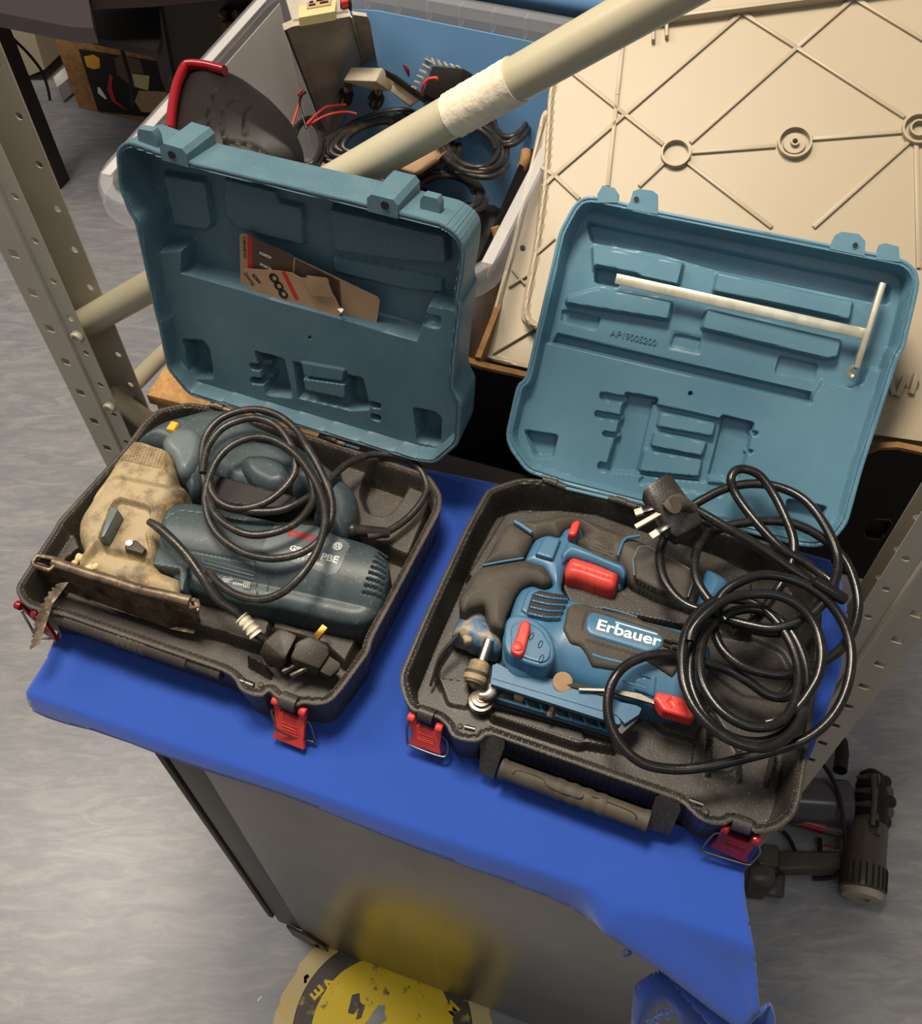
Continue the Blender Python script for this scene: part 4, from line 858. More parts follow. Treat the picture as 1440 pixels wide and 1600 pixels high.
# blade
bl_up = Z2((385, 1070), (425, 1085)); A = W3(*Z2((400, 1085))[0], .078); B = W3(*Z2((205, 1495))[0], .050)
bp = []
back = Z2((425, 1085), (320, 1230), (250, 1460), (190, 1500)); front = []
teeth = [(185, 1480), (205, 1455), (190, 1455), (212, 1425), (195, 1425), (218, 1395), (200, 1385), (225, 1355), (208, 1345), (235, 1310), (222, 1300), (245, 1270), (232, 1262), (262, 1240), (250, 1225), (282, 1205), (275, 1185), (305, 1165), (300, 1145), (330, 1140), (322, 1118), (350, 1120), (345, 1100), (375, 1090)]
al = back+Z2(*teeth)
def bladez(p): t = (p[1]-Z2((0, 1070))[0][1])/(Z2((0, 1500))[0][1]-Z2((0, 1070))[0][1]); return .078-.020*t
slab('saw_blade', [W3(p[0], p[1], bladez(p)) for p in al], (.0006, .0010, .0006), M['rust'], jl)
# cord
def cl1(name, pts, zs, r=.0042, sub=7):
    n = len(pts); zz = np.interp(np.linspace(0, 1, n), np.linspace(0, 1, len(zs)), zs); P = Z1(*pts)
    return cord(name, [(P[i][0], P[i][1], zz[i]) for i in range(n)], r, M['cord'], jl, 12, sub)
cl1('cord', [(985, 785), (1060, 775), (1140, 735), (1220, 675), (1290, 590), (1322, 500), (1270, 395), (1170, 340), (1040, 322), (930, 347), (840, 402), (770, 470), (690, 540), (590, 600), (480, 640), (340, 645), (200, 625), (115, 570), (70, 470), (55, 350), (75, 225), (145, 135), (250, 85), (370, 72), (490, 108), (590, 190), (652, 290), (720, 410), (778, 550), (782, 680), (730, 790), (650, 860), (540, 900), (410, 908), (270, 868), (145, 775), (85, 655), (80, 520), (130, 375), (220, 275), (350, 228), (470, 248), (590, 330), (690, 470), (745, 620), (738, 760), (685, 900), (600, 1020), (500, 1105), (380, 1142), (260, 1118), (165, 1060), (90, 980)], [.062, .055, .058, .070, .085, .095, .098, .10, .11, .115, .118, .11, .10, .098, .104, .112, .118, .122, .12, .10, .085])
cl1('cord_coil', [(60, 430), (85, 290), (180, 170), (340, 120), (470, 160), (555, 270), (582, 400), (530, 500), (410, 595), (260, 630), (150, 590), (100, 500), (110, 400), (180, 310)], [.105, .11, .115, .105, .10, .105, .11])
cl1('cord_coil', [(90, 560), (130, 660), (230, 742), (350, 778), (500, 752), (610, 688), (682, 570), (660, 440), (590, 340), (480, 262), (360, 235)], [.108, .112, .108, .104, .108, .112])
lathe('cord_sleeve', W3(*Z1((880, 748))[0], .066), W3(*Z1((1080, 765))[0], .058)-W3(*Z1((880, 748))[0], .066), [(.0075, 0), (.0085, .002), (.0085, .006), (.0068, .010), (.0062, .040), (.005, .045)], M['cord'], jl, 16)
sl = [(0, 0)]
P = Z2((932, 700), (1000, 745), (1090, 830), (1180, 930), (1270, 1060), (1360, 1190))+Z6((240, 180), (300, 260), (400, 350), (470, 390))
zz = [.108, .110, .108, .102, .095, .082, .072, .064, .058, .052]
rr = [.0038, .0052, .0052, .005, .0047, .0045, .0043, .0043, .0043, .0043]
cc = catmull([W3(p[0], p[1], z) for p, z in zip(P, zz)], 6); tube('cord_end', cc, np.interp(np.linspace(0, 1, len(cc)), np.linspace(0, 1, len(rr)), rr), M['cord'], jl, 12)
cc = catmull([W3(*p, z) for p, z in zip(Z6((270, 215), (330, 275), (385, 345)), (.0685, .064, .058))], 6)
tube('tape_wrap', cc, [.0075+.001*math.sin(i*2.3) for i in range(len(cc))], M['plaster'], jl, 12)
# plug (UK), lying on its side
pz = lambda a, b, z: W3(*Z6((a, b))[0], z)
pg = hull('plug', [pz(410, 480, .045), pz(440, 400, .060), pz(560, 290, .066), pz(690, 350, .064), pz(600, 525, .060), pz(420, 480, .03), pz(560, 300, .03), pz(700, 370, .03), pz(600, 600, .03), pz(480, 590, .03)], M['black'], jl, .0018)
hull('plug_base', [pz(640, 520, .060), pz(690, 400, .066), pz(790, 350, .066), pz(920, 420, .060), pz(940, 480, .058), pz(860, 600, .052), pz(780, 500, .058), pz(700, 480, .060)]+[pz(640, 540, .022), pz(720, 380, .022), pz(930, 450, .022), pz(850, 680, .022), pz(700, 640, .022)], M['black'], pg, .0025)
hull('plug_rim', [pz(930, 500, .052), pz(1020, 560, .048), pz(1010, 600, .046), pz(940, 660, .044), pz(860, 620, .048), pz(1010, 620, .024), pz(930, 680, .022), pz(860, 660, .022), pz(930, 540, .024)], M['rubberg'], pg, .0015)
pa = pz(835, 365, .050); pb = pz(885, 305, .054); e = N(pb-pa); f = Fr(pa, e, N(np.cross([0, 0, 1.], e))); box('pin', f, (.007, 0, 0), (.016, .0075, .004), M['brass'], pg, .0008)
for i in range(2):
    pa = pz(585+i*62, 625+i*30, .036); pb = pz(680+i*45, 575+i*40, .040); e = N(pb-pa); f = Fr(pa, e, N(np.cross([0, 0, 1.], e))); box('pin', f, (.011, 0, 0), (.022, .0036, .006), M['steel'], pg, .0005)

# ------------------------------------------------------------------ blade cards in the left lid
c5 = lambda *p: zc(360, 350, 5.538, p)
def card(label, px, h, mt, t=.0009):
    P = LL.poly(px, h); o = slab('blade_card', [LL.w(p[0], p[1], h) for p in P], LL.n*-t, mt); return tag(o, label, 'blade pack', 'saw blade cards in the left lid')
k1 = card('beige saw blade card with red stripe and dark printed window, standing behind the other', c5((78, 95), (95, 82), (125, 85), (1270, 632), (1292, 665), (1262, 860), (1240, 980), (90, 700)), -.028, M['card'])
def lp(name, px, h, mt, parent): P = LL.poly(px, h); return slab(name, [LL.w(p[0], p[1], h) for p in P], LL.n*-.0004, mt, parent)
lp('red_stripe', c5((146, 95), (186, 102), (190, 620), (150, 620)), -.0277, M['redprint'], k1)
lp('window', c5((188, 112), (545, 270), (530, 500), (192, 500)), -.0277, M['cardprint'], k1)
lp('blade_pocket', c5((560, 300), (940, 490), (960, 720), (540, 560)), -.0277, M['cardprint'], k1)
for a, b in (((250, 258), (345, 300)), ((255, 355), (330, 392))):
    A = LL.wp(*c5(a)[0], -.0275); B = LL.wp(*c5(b)[0], -.0275); text('lettering', 'BOSCH', A, B-A, LL.n, .0042, M['white'], k1, .0001, bold=.0002)
A = LL.wp(*c5((108, 105))[0], -.0275); B = LL.wp(*c5((112, 300))[0], -.0275); text('lettering', '2 608 630 033', A, B-A, LL.n, .0046, M['dark'], k1, .0001)
k2 = card('torn beige saw blade card with three round icons, in front in the left lid', c5((110, 392), (130, 388), (440, 408), (530, 425), (600, 465), (650, 470), (660, 448), (830, 470), (850, 490), (850, 560), (905, 640), (960, 760), (900, 860), (200, 700)), -.022, M['card'])
lp('red_stripe', c5((436, 408), (474, 412), (592, 650), (555, 650)), -.0217, M['redprint'], k2)
for c_ in ((375, 467), (416, 535), (455, 605)):
    q = LL.wp(*c5(c_)[0], -.0217); lathe('icon', q-LL.n*.0002, LL.n, [(.0056, 0), (.0056, .0004)], M['dark'], k2, 20)
    lathe('icon_mark', q+LL.n*.0001+LL.u*.001, LL.n, [(.0026, 0), (.0026, .0003)], M['card'], k2, 8)
for s_, a, b in (('T111C', (210, 525), (140, 425)), ('HCS', (262, 500), (196, 425))):
    A = LL.wp(*c5(a)[0], -.0216); B = LL.wp(*c5(b)[0], -.0216); text('lettering', s_, A, B-A, LL.n, .0058, M['dark'], k2, .0001, bold=.0002)
A = LL.wp(*c5((662, 450))[0], -.0200); 
hull('card_flap', [LL.wp(*c5(p)[0], h) for p, h in (((640, 510), -.021), ((665, 448), -.017), ((835, 472), -.016), ((900, 635), -.019), ((700, 625), -.019), ((760, 600), -.020))], M['card'], k2, .0003, 1)
hull('card_flap', [LL.wp(*c5(p)[0], h) for p, h in (((920, 735), -.018), ((955, 772), -.014), ((985, 740), -.018), ((960, 725), -.020))], M['plaster'], k2, .0003, 1)

wl = link('wall_back', mesh([(-4, 6.9, FZ), (4, 6.9, FZ), (4, 6.9, 1.8), (-4, 6.9, 1.8)], [(0, 1, 2, 3)]), mat('painted wall', srgb(190, 184, 170), .8), None, None); tag(wl, None, kind='structure')
# ------------------------------------------------------------------ steel uprights, braces, shelf
def RAY(x, y): return FL+RT*(x-720)/FPX-UP*(y-800)/FPX
def DP(x, y, d): return CP+RAY(x, y)*d
su = np.array([math.cos(-.36), math.sin(-.36), 0]); sv = np.array([-su[1], su[0], 0]); ZU = np.array([0, 0, 1.])
def plate(name, O, u, z0, z1, cols, pitch, mt, parent, th=.0016):
    """upright plate with real punched holes; cols = (width, hole size, kind, phase)"""
    V = []; Fs = []; x = 0
    def av(a, b): V.append(O+u*a+ZU*b); return len(V)-1
    for w_, hs, kind, ph in cols:
        n = int((z1-z0)/pitch)
        for i in range(n):
            a0, a1, b0, b1 = x, x+w_, z0+pitch*i, z0+pitch*(i+1); ca = (a0+a1)/2; cb_ = b0+pitch*(.25+.5*ph)
            per = [(a0, b0), (ca, b0), (a1, b0), (a1, cb_), (a1, b1), (ca, b1), (a0, b1), (a0, cb_)]
            if kind == 'n': Fs.append(tuple(av(*p) for p in per)); continue
            if kind == 's': hh = [(ca-hs, cb_-hs), (ca, cb_-hs), (ca+hs, cb_-hs), (ca+hs, cb_), (ca+hs, cb_+hs), (ca, cb_+hs), (ca-hs, cb_+hs), (ca-hs, cb_)]
            elif kind == 'l': hh = [(ca-hs*.5, cb_-hs*1.6), (ca, cb_-hs*1.6), (ca+hs*.5, cb_-hs*1.6), (ca+hs*.5, cb_), (ca+hs*.5, cb_+hs*1.6), (ca, cb_+hs*1.6), (ca-hs*.5, cb_+hs*1.6), (ca-hs*.5, cb_)]
            else: hh = [(ca+hs*math.cos(t), cb_+hs*math.sin(t)) for t in [math.radians(225+45*k) for k in range(8)]]
            A = [av(*p) for p in per]; B = [av(*p) for p in hh]
            for k in range(8): Fs.append((A[k], A[(k+1) % 8], B[(k+1) % 8], B[k]))
        x += w_
    o = link(name, mesh(V, Fs), mt, parent, None); md = o.modifiers.new('t', 'SOLIDIFY'); md.thickness = th; md.offset = 0
    return o
def upright(P, sgn, label, w_=.074):
    r = thing('slotted_upright', label, 'shelf post', P+np.array([0, 0, FZ]), 'slotted steel uprights of the shelf')
    u = su*sgn
    plate('front_flange', P, u, FZ, .72, [(w_*.52, .0062, 's', 0), (w_*.16, 0, 'n', 0), (w_*.32, .0050, 'r', 1)], .062, M['post'], r)
    plate('web', P, sv, FZ, .72, [(.058, .007, 'l', .5)], .062, M['post'], r)
    plate('rear_flange', P+sv*.058, u, FZ, .72, [(w_*.55, .0, 'n', 0), (w_*.40, .0050, 'r', 1)], .062, M['post'], r)
    tube('bend', [P+u*w_*.6+sv*-.001+ZU*FZ, P+u*w_*.6-sv*.001+ZU*.72], .004, M['post'], r, 10, flat=1)
    return r
PL_ = np.array([-.437, .770, 0])*1.25; PR_ = np.array([.3365, .3435, 0])*1.55
upL = upright(PL_, 1, 'left slotted grey steel upright with the pipe braces bolted to it')
upR = upright(PR_, -1, 'right slotted grey steel upright beside the coiled black cord')
for q in ((122, 525), (172, 635)):
    F_ = Fr(PL_, su, ZU); P = F_.wp(q[0], q[1], .002); lathe('bolt', P, -sv, [(.0085, -.002), (.0085, .005), (.0075, .0065), (.0045, .0066), (.0045, .005)], M['paint'], upL, 16)
# pole with plaster repair
pp1 = DP(127, 508, 1.345); pp2 = DP(1062, -20, .78); e = pp2-pp1
pole = thing('brace_pole', 'long cream grey diagonal pole with a white plaster patch, above the clear tote', 'pole', pp1)
pup = N(np.cross(e, RAY(600, 250))) 
tube('pole_tube', [pp1, pp1+e*.5, pp2+e*.1], .0205, M['paint'], pole, 28, flat=.94)
def tAt(px):
    lo, hi = 0, 1
    for _ in range(40):
        m_ = (lo+hi)/2; d = pp1+e*m_-CP; x = 720+FPX*(d@RT)/(d@FL)
        if x < px: lo = m_
        else: hi = m_
    return lo
t0, t1 = tAt(708), tAt(806)
pp = [pp1+e*(t0+(t1-t0)*k/30) for k in range(31)]
o = tube('plaster_patch', pp, [.0216+.0002*math.sin(k*1.7) for k in range(31)], M['plaster'], pole, 40, flat=.95)
for v in o.data.vertices: v.co += v.normal*random.uniform(-.0003, .0004)
def rod(name, A, B, r, label, cat, mt=M['paint']):
    o = tube(name, [A, (A+B)/2, B], r, mt, None, 20, flat=.8); return tag(o, label, cat)
rod('brace_pipe', DP(172, 620, 1.44), DP(430, 790, 1.70), .0185, 'short cream pipe bolted low on the left upright, sloping down behind the left case', 'pipe')
rod('side_rail', DP(196, 612, 1.47), DP(330, 478, 1.90), .0150, 'thin cream rail running back along the left end of the chipboard shelf', 'pipe')
# chipboard shelf behind the table
SF = Fr((0, 0, 0), N([math.cos(-.335), math.sin(-.335), 0]), (0, 0, 1)); 
sc = W3(228, 616, -.15); shu = N([math.cos(-.335), math.sin(-.335), 0]); shv = np.array([-shu[1], shu[0], 0]); ShF = Fr(sc, shu, shv)
shelf = box('shelf_board', ShF, (.50, .30, -.011), (1.0, .60, .020), M['chip'], None, .001); tag(shelf, 'chipboard shelf board behind the table, showing orange at the left pipe', 'shelf')
rail = box('shelf_rail', ShF, (.50, .012, -.043), (.98, .022, .042), M['paint'], None, .002); tag(rail, 'cream steel rail under the front edge of the chipboard shelf', 'rail')

# ------------------------------------------------------------------ big black carton with cream plastic panels
q0 = W3(745, 764, -.15); q1 = W3(1352, 907, -.15); bu = N(q1-q0); bv_ = np.array([-bu[1], bu[0], 0])
BF = Fr(q0+np.array([0, 0, .001]), bu, ZU)       # vertical front face, normal to the viewer
carton = thing('cardboard_box', 'big black printed carton standing behind the cases, full of cream plastic panels', 'box', q0+bu*.25+bv_*.15)
top = [(735, 562), (800, 580), (856, 598), (980, 640), (1200, 690), (1330, 725), (1352, 712), (1372, 702), (1400, 700), (1452, 711), (1475, 716), (1470, 700)]
fp = [(735, 562), (750, 576), (856, 600), (1000, 640), (1200, 688), (1335, 722), (1352, 711), (1372, 703), (1400, 702), (1446, 712), (1490, 722), (1480, 700), (1352, 905), (745, 770)]
fpoly = BF.poly([p for p in fp[:11]], 0); xr = BF.px(1440, 757, 0)[0]; fpoly = np.array([p for p in fpoly if p[0] < xr]+[(xr, fpoly[-1][1]), (xr, .001), (BF.px(745, 770, 0)[0]-.004, .001)])
fpoly[-1][0] -= .06; fpoly[0][0] = fpoly[-1][0]
hand = BF.poly([(1368, 810), (1390, 812), (1394, 818), (1382, 836), (1374, 842), (1354, 840), (1350, 834), (1362, 814)], 0)
gridsolid('carton_front', BF, fpoly, lambda x, y, d: 0*x, -.006, .004, M['boxblack'], carton, holes=[hand])
for i in range(len(fpoly)-3):
    a, b = fpoly[i], fpoly[i+1]; slab('board_edge', [BF.w(a[0], a[1], .0006), BF.w(b[0], b[1], .0006), BF.w(b[0], b[1], -.0075), BF.w(a[0], a[1], -.0075)], ZU*.0045, M['cardboard'], carton)
slab('board_edge', [BF.w(xr, 0, .0006), BF.w(xr, fpoly[-3][1], .0006), BF.w(xr, fpoly[-3][1], -.007), BF.w(xr, 0, -.007)], bu*.006, M['cardboard'], carton)
for i in range(len(hand)): 
    a, b = hand[i], hand[(i+1) % len(hand)]
    slab('board_edge', [BF.w(a[0], a[1], .0004), BF.w(b[0], b[1], .0004), BF.w(b[0], b[1], -.0072), BF.w(a[0], a[1], -.0072)], np.array([0, 0, -.0012]), M['cardboard'], carton)
xl = fpoly[0][0]+.06; zt_ = fpoly[0][1]
bb = Fr(BF.w(0, 0, 0), bu, bv_)
slab('carton_side', [BF.w(xl, 0, -.006), BF.w(xl, zt_, -.006), BF.w(xl, zt_-.01, -.20), BF.w(xl, zt_+.03, -.30), BF.w(xl, zt_+.02, -.42), BF.w(xl, 0, -.42)], bu*.006, M['cardboard'], carton)
slab('torn_edge', [BF.w(xl, zt_, -.006), BF.w(xl, zt_+.004, -.2), BF.w(xl, zt_+.036, -.3), BF.w(xl, zt_+.030, -.33), BF.w(xl-.004, zt_-.02, -.2), BF.w(xl, zt_-.008, -.006)], bu*.007, M['cardboard'], carton)
slab('carton_side', [BF.w(xr-.006, 0, -.006), BF.w(xr-.006, .20, -.006), BF.w(xr-.006, .20, -.42), BF.w(xr-.006, 0, -.42)], bu*.006, M['cardboard'], carton)
slab('carton_back', [BF.w(xl, 0, -.42), BF.w(xr, 0, -.42), BF.w(xr, .20, -.42), BF.w(xl, .20, -.42)], bv_*.006, M['cardboard'], carton)
slab('bottom', [BF.w(xl, 0, -.006), BF.w(xr, 0, -.006), BF.w(xr, 0, -.42), BF.w(xl, 0, -.42)], ZU*.004, M['cardboard'], carton)
ds = slab('shelf_shade', [W3(*p, -.140) for p in ((540, 668), (700, 704), (1000, 776), (1000, 880), (700, 840), (540, 800))], (0, 0, -.009), M['reject'], None); tag(ds, 'dark narrow strip added as the shade on the chipboard shelf between the blue cloth and the black carton', 'strip')  # dark slab added to paint the shaded chipboard in front of the carton
# outer folded flap with torn corrugated end (left of the carton)
cz = lambda *p: zc(700, 150, 2.909, p)
flap = [W3(*cz(p)[0], z) for p, z in (((120, 780), .085), ((205, 590), .15), ((350, 245), .16), ((380, 240), .16), ((300, 560), .12), ((190, 830), .08))]
slab('flap', flap, (.004, .002, -.004), M['reject'], carton)
def strip3(name, px, zs, r, mt, parent): return tube(name, catmull([W3(*cz(p)[0], z) for p, z in zip(px, zs)], 5), r, mt, parent, 8)
strip3('torn_board', [(212, 595), (225, 650), (205, 700), (172, 770)], [.153, .14, .125, .10], .0058, M['cardboard'], carton)
strip3('torn_board', [(250, 605), (248, 680), (205, 760), (190, 820)], [.150, .138, .11, .088], .0050, M['cardboard'], carton)
strip3('torn_board', [(355, 250), (350, 290), (335, 330)], [.165, .16, .15], .0070, M['cardboard'], carton)

pyaw = -.32; pu = np.array([math.cos(pyaw), math.sin(pyaw), 0]); pvv = np.array([-pu[1], pu[0], 0]); ph = math.radians(29)
PNO = W3(755, 560, .085); pl_ = pvv*math.cos(ph)+ZU*math.sin(ph)
PN = Fr(PNO, pu, pl_); 
P2 = Fr(PNO-np.cross(pu, pl_)*.020, pu, pl_)
def ribs(F, parent, segs, h, wd, mt, name='rib'):
    for a, b in segs:
        A = F.wp(*a, 0); B = F.wp(*b, 0); e = N(B-A); s_ = np.cross(F.n, e)*wd/2
        box(name, Fr((A+B)/2+F.n*(h/2-.0005), e, np.cross(F.n, e)), (0, 0, 0), (np.linalg.norm(B-A), wd, h+.001), mt, parent, min(.0007, h*.2))
def ring(F, parent, c_, r, h, wd, mt, n=28, name='boss_ring'):
    P = F.wp(*c_, 0); lathe(name, P, F.n, [(r-wd, -.001), (r-wd, h), (r, h), (r, -.001)], mt, parent, n)
panel = thing('rack_panel', 'upper large cream plastic panel with crossed ribs and round bosses', 'panel', PN.wp(1100, 400, 0))
pp_ = PN.poly([(1000, 2), (1340, -60), (1520, -60), (1505, 640), (1380, 650), (1100, 580), (880, 535), (838, 516), (822, 505), (816, 487), (834, 390), (848, 287), (856, 150), (866, 100)], 0)
gridsolid('sheet', PN, rnd(pp_, .012), lambda x, y, d: .0045*sm(.003-np.abs(d-.003), .0030), -.003, .0022, M['cream'], panel)
segs = [((1331, 0), (1243, 77)), ((1243, 77), (1078, 224)), ((1161, 23), (1244, 76)), ((1244, 76), (1412, 184)), ((1155, 25), (976, 180)), ((976, 180), (866, 275)), ((866, 275), (848, 293)), ((880, 103), (976, 180)), ((976, 180), (1036, 227)), ((975, 48), (964, 150)), ((964, 150), (949, 292)), ((1036, 256), (998, 292)), ((1074, 255), (1205, 356)), ((1080, 239), (1211, 229)), ((1268, 218), (1408, 207)), ((1420, 222), (1270, 356)), ((1336, 0), (1445, 66)), ((866, 275), (905, 312)), ((866, 275), (845, 262)), ((1430, 224), (1434, 420)), ((834, 400), (866, 372))]
ribs(PN, panel, segs, .0036, .0050, M['cream'])
ribs(PN, panel, [((986, 42), (1331, -2)), ((1331, -2), (1470, -22))], .014, .006, M['cream'], 'rail')
ribs(PN, panel, [((1021, 0), (1020, 68)), ((1040, -5), (1041, 62))], .009, .004, M['cream'], 'clip_rib')
for c_, r in (((1055, 242), .0175), ((1240, 225), .0195), ((1433, 204), .0185)): ring(PN, panel, c_, r, .008, .0025, M['cream'])
ring(PN, panel, (1240, 226), .0125, .004, .009, M['cream']); ring(PN, panel, (1240, 226), .0050, .009, .0018, M['cream']); ring(PN, panel, (1433, 204), .010, .008, .002, M['cream'])
P = PN.wp(989, 41, .012); lathe('screw', P, PN.n, [(.004, -.002), (.004, .002), (.002, .003)], M['steel'], panel, 12)
panel2 = thing('rack_panel', 'brighter lower cream plastic panel, its rounded left edge standing in the black carton', 'panel', P2.wp(800, 480, 0))
pp2_ = P2.poly([(846, 178), (855, 170), (905, 260), (900, 400), (1300, 560), (1500, 640), (1500, 722), (1370, 700), (1000, 625), (752, 560), (765, 505), (800, 380), (830, 250)], 0)
gridsolid('sheet', P2, rnd(pp2_, .010), lambda x, y, d: .005*sm(.003-np.abs(d-.003), .0030), -.003, .0022, M['cream'], panel2)
ribs(P2, panel2, cz and [(cz((290, 790))[0], cz((352, 862))[0]), (cz((275, 872))[0], cz((358, 820))[0]), (cz((205, 1172))[0], cz((385, 1065))[0]), (cz((392, 722))[0], cz((480, 650))[0]), (cz((365, 908))[0], cz((420, 912))[0])], .005, .0025, M['cream'])
tube('bead', catmull([P2.wp(*cz(p)[0], .003) for p in ((430, 330), (405, 620), (360, 860), (340, 990), (355, 1030), (385, 1062))], 5), .0022, M['cream'], panel2, 8)
P = P2.wp(*cz((338, 690))[0], .001); lathe('hole', P, P2.n, [(.0032, -.001), (.0032, .001)], M['dark'], panel2, 10)
T3 = Fr(PNO+np.cross(pu, pl_)*.004, pu, pl_)
tray = thing('plastic_tray', 'cream tray lip showing at the right rim of the black carton', 'tray', T3.wp(1420, 660, 0))
for y0, y1, hh in ((612, 640, .004), (640, 655, .010), (655, 690, .013)):
    A = [T3.wp(1330, y0-18, hh), T3.wp(1500, y0+8, hh), T3.wp(1500, y1+8, hh), T3.wp(1330, y1-16, hh)]; slab('tray_lip', A, T3.n*-.006, M['cream'], tray)
ribs(T3, tray, [((1412, 590), (1398, 622)), ((1380, 560), (1393, 620)), ((1430, 585), (1420, 618))], .010, .006, M['cream'])

# ------------------------------------------------------------------ clear tote and what lies in it
tA = W3(150, 300, .2); tE = W3(742, 441, .2); t_u = N(tE-tA); t_v = N(W3(868, 55, .2)-tE); t_v = N(t_v-t_u*(t_v@t_u)*.35)
tw = np.linalg.norm(tE-tA); td = .54; TT = Fr(tA*[1, 1, 0], t_u, np.array([-t_u[1], t_u[0], 0])); skew = (N(W3(868, 55, .2)-tE)@TT.u)
tote = thing('storage_tote', 'large clear plastic tote full of cables and electrical parts', 'storage box', TT.w(tw/2, td/2, -.15))
def rr_loop(x0, y0, x1, y1, r, n=5):
    out = []
    for cx, cy, a0 in ((x1-r, y0+r, -90), (x1-r, y1-r, 0), (x0+r, y1-r, 90), (x0+r, y0+r, 180)):
        for k in range(n+1): t = math.radians(a0+90*k/n); out.append((cx+r*math.cos(t), cy+r*math.sin(t)))
    return out
def tub(name, F, x0, y0, x1, y1, z0, z1, ins, lip, mt, parent, th=.0024, r=.05, sk=0.):
    prf_ = [(ins+.02, z0, .6), (ins, z0+.02, 1), (.004, z1-.02, 1), (0, z1, 1), (-lip*.8, z1+.003, 1), (-lip, z1-.002, 1), (-lip, z1-.026, 1)]
    V = []; n = 24
    for i_, z, _ in prf_:
        for p in rr_loop(x0+i_, y0+i_, x1-i_, y1-i_, max(r-i_, .01)): V.append(F.w(p[0]+sk*p[1], p[1], z))
    Fs = [tuple(range(n))[::-1]]+[(i*n+k, i*n+(k+1) % n, (i+1)*n+(k+1) % n, (i+1)*n+k) for i in range(len(prf_)-1) for k in range(n)]
    o = link(name, mesh(V, Fs), mt, parent, 50); md = o.modifiers.new('t', 'SOLIDIFY'); md.thickness = th; return o
tub('tub', TT, 0, 0, tw, td, -.149, .2, .035, .016, M['clear'], tote, sk=max(0, skew)*.9)
fr_ = [(.006, .05, .185), (.006, td-.05, .185), (.034, td-.06, -.12), (.034, .06, -.12)]
slab('wall_light_sheet', [TT.w(a+max(0, skew)*.9*b, b, z) for a, b, z in fr_], TT.u*.0015, M['frost'], tote)  # pale sheet added inside the frosted left wall, for light coming through it
slab('rim_band', [TT.w(a+max(0, skew)*.9*b, b, z) for a, b, z in ((-.010, .03, .204), (-.010, td-.03, .204), (.003, td-.03, .204), (.003, .03, .204))], (0, 0, -.0015), M['frost'], tote)
slab('rim_band', [TT.w(tw+a+max(0, skew)*.9*b, b, z) for a, b, z in ((.010, .03, .204), (.010, td-.03, .204), (-.003, td-.03, .204), (-.003, .03, .204))], (0, 0, -.0015), M['frost'], tote)
for k in range(6):
    x = tw*.25+k*.05; p = TT.w(x+max(0, skew)*.9*td, td+.010, .19); box('rim_rib', Fr(p, TT.u, TT.v), (0, 0, -.008), (.002, .018, .03), M['clear'], tote)
bt = thing('storage_tote', 'blue plastic tote standing behind the clear tote', 'storage box', TT.w(tw*.75, td+.3, -.15))
tub('tub', TT, .02, td+.060, tw+.14, td+.55, -.149, .215, .03, .014, M['bluetote'], bt, r=.04, sk=max(0, skew)*.5)
zx = lambda *p: zc(440, 0, 5.538, p)
zy = lambda *p: zc(600, 30, 4.8, p)
sk_ = max(0, skew)*.9
bs = slab('blue_stand_in', [TT.w(.05+sk_*td, td-.042, -.145), TT.w(tw-.045+sk_*td, td-.042, -.145), TT.w(tw-.012+sk_*td, td-.012, .172), TT.w(tw*.30+sk_*td, td-.012, .178), TT.w(.05+sk_*td, td-.012, .165)], TT.v*.002, M['bluetote'], None); tag(bs, 'flat blue sheet added inside the far end of the clear tote, lit in place of the blue tote behind', 'sheet')  # added sheet, catches light that the shaded blue tote wall behind lacks
# grey power unit with sockets
psu = thing('power_unit', 'grey metal power unit with ivory socket and red switch, upright in the clear tote', 'power supply', W3(540, 150, -.05))
g = lambda a, b, z: W3(*zx((a, b))[0], z)
ff = [g(20, 262, .235), g(100, 228, .240), g(600, 140, .240), g(722, 600, .07), g(770, 860, -.03), g(400, 1230, -.03)]
bx4 = [g(90, 210, .243), g(600, 132, .243), g(690, 60, .243), g(640, -40, .243), g(130, -30, .243)]
nrm_ = N(np.cross(ff[2]-ff[1], ff[5]-ff[1])); nrm_ = nrm_ if nrm_@(CP-ff[1]) > 0 else -nrm_
slab('cover', ff, -nrm_*.010, M['psu'], psu)
hull('body', [ff[1]-nrm_*.004, ff[2]-nrm_*.004, ff[3]-nrm_*.004, ff[4]-nrm_*.004, ff[5]-nrm_*.004]+[p-nrm_*.085 for p in ff[1:]], M['psu'], psu, .002)
slab('side_flange', [g(615, 128, .241), g(740, 145, .24), g(762, 190, .23), g(832, 570, .08), g(705, 570, .085)], -nrm_*.006, M['psu'], psu)
slab('socket_plate', [g(145, 155, .252), g(460, 98, .252), g(474, -20, .252), g(160, -30, .252)], (0, 0, -.012), M['ivory'], psu)
slab('socket_outline', [g(215, 75, .2535), g(425, 40, .2535), g(430, -15, .2535), g(218, -10, .2535)], (0, 0, -.002), M['card'], psu)
for a, b in (((235, 45), (290, 35)), ((330, 25), (400, 12)), ((240, 20), (270, 12)), ((300, 5), (370, -8))): tube('socket_slot', [g(*a, .2545), g(*b, .2545)], .0015, M['dark'], psu, 6)
slab('switch', [g(505, 40, .252), g(600, 18, .252), g(600, -20, .252), g(505, -10, .252)], (0, 0, -.012), M['dark'], psu)
slab('rocker', [g(515, 22, .256), g(572, 8, .256), g(575, -20, .256), g(515, -12, .256)], (0, 0, -.008), M['red'], psu)
lathe('lamp', g(385, 130, .243), (0, 0, 1), [(.003, 0), (.003, .004), (.0015, .006)], M['dred'], psu, 12)
tube('seam', [ff[0]*.8+ff[1]*.2+nrm_*.001, ff[5]+nrm_*.001+(ff[0]-ff[5])*.12], .0009, M['dark'], psu, 6)
tube('seam', [ff[2]+nrm_*.001, ff[3]+nrm_*.001], .0012, M['paint'], psu, 6)
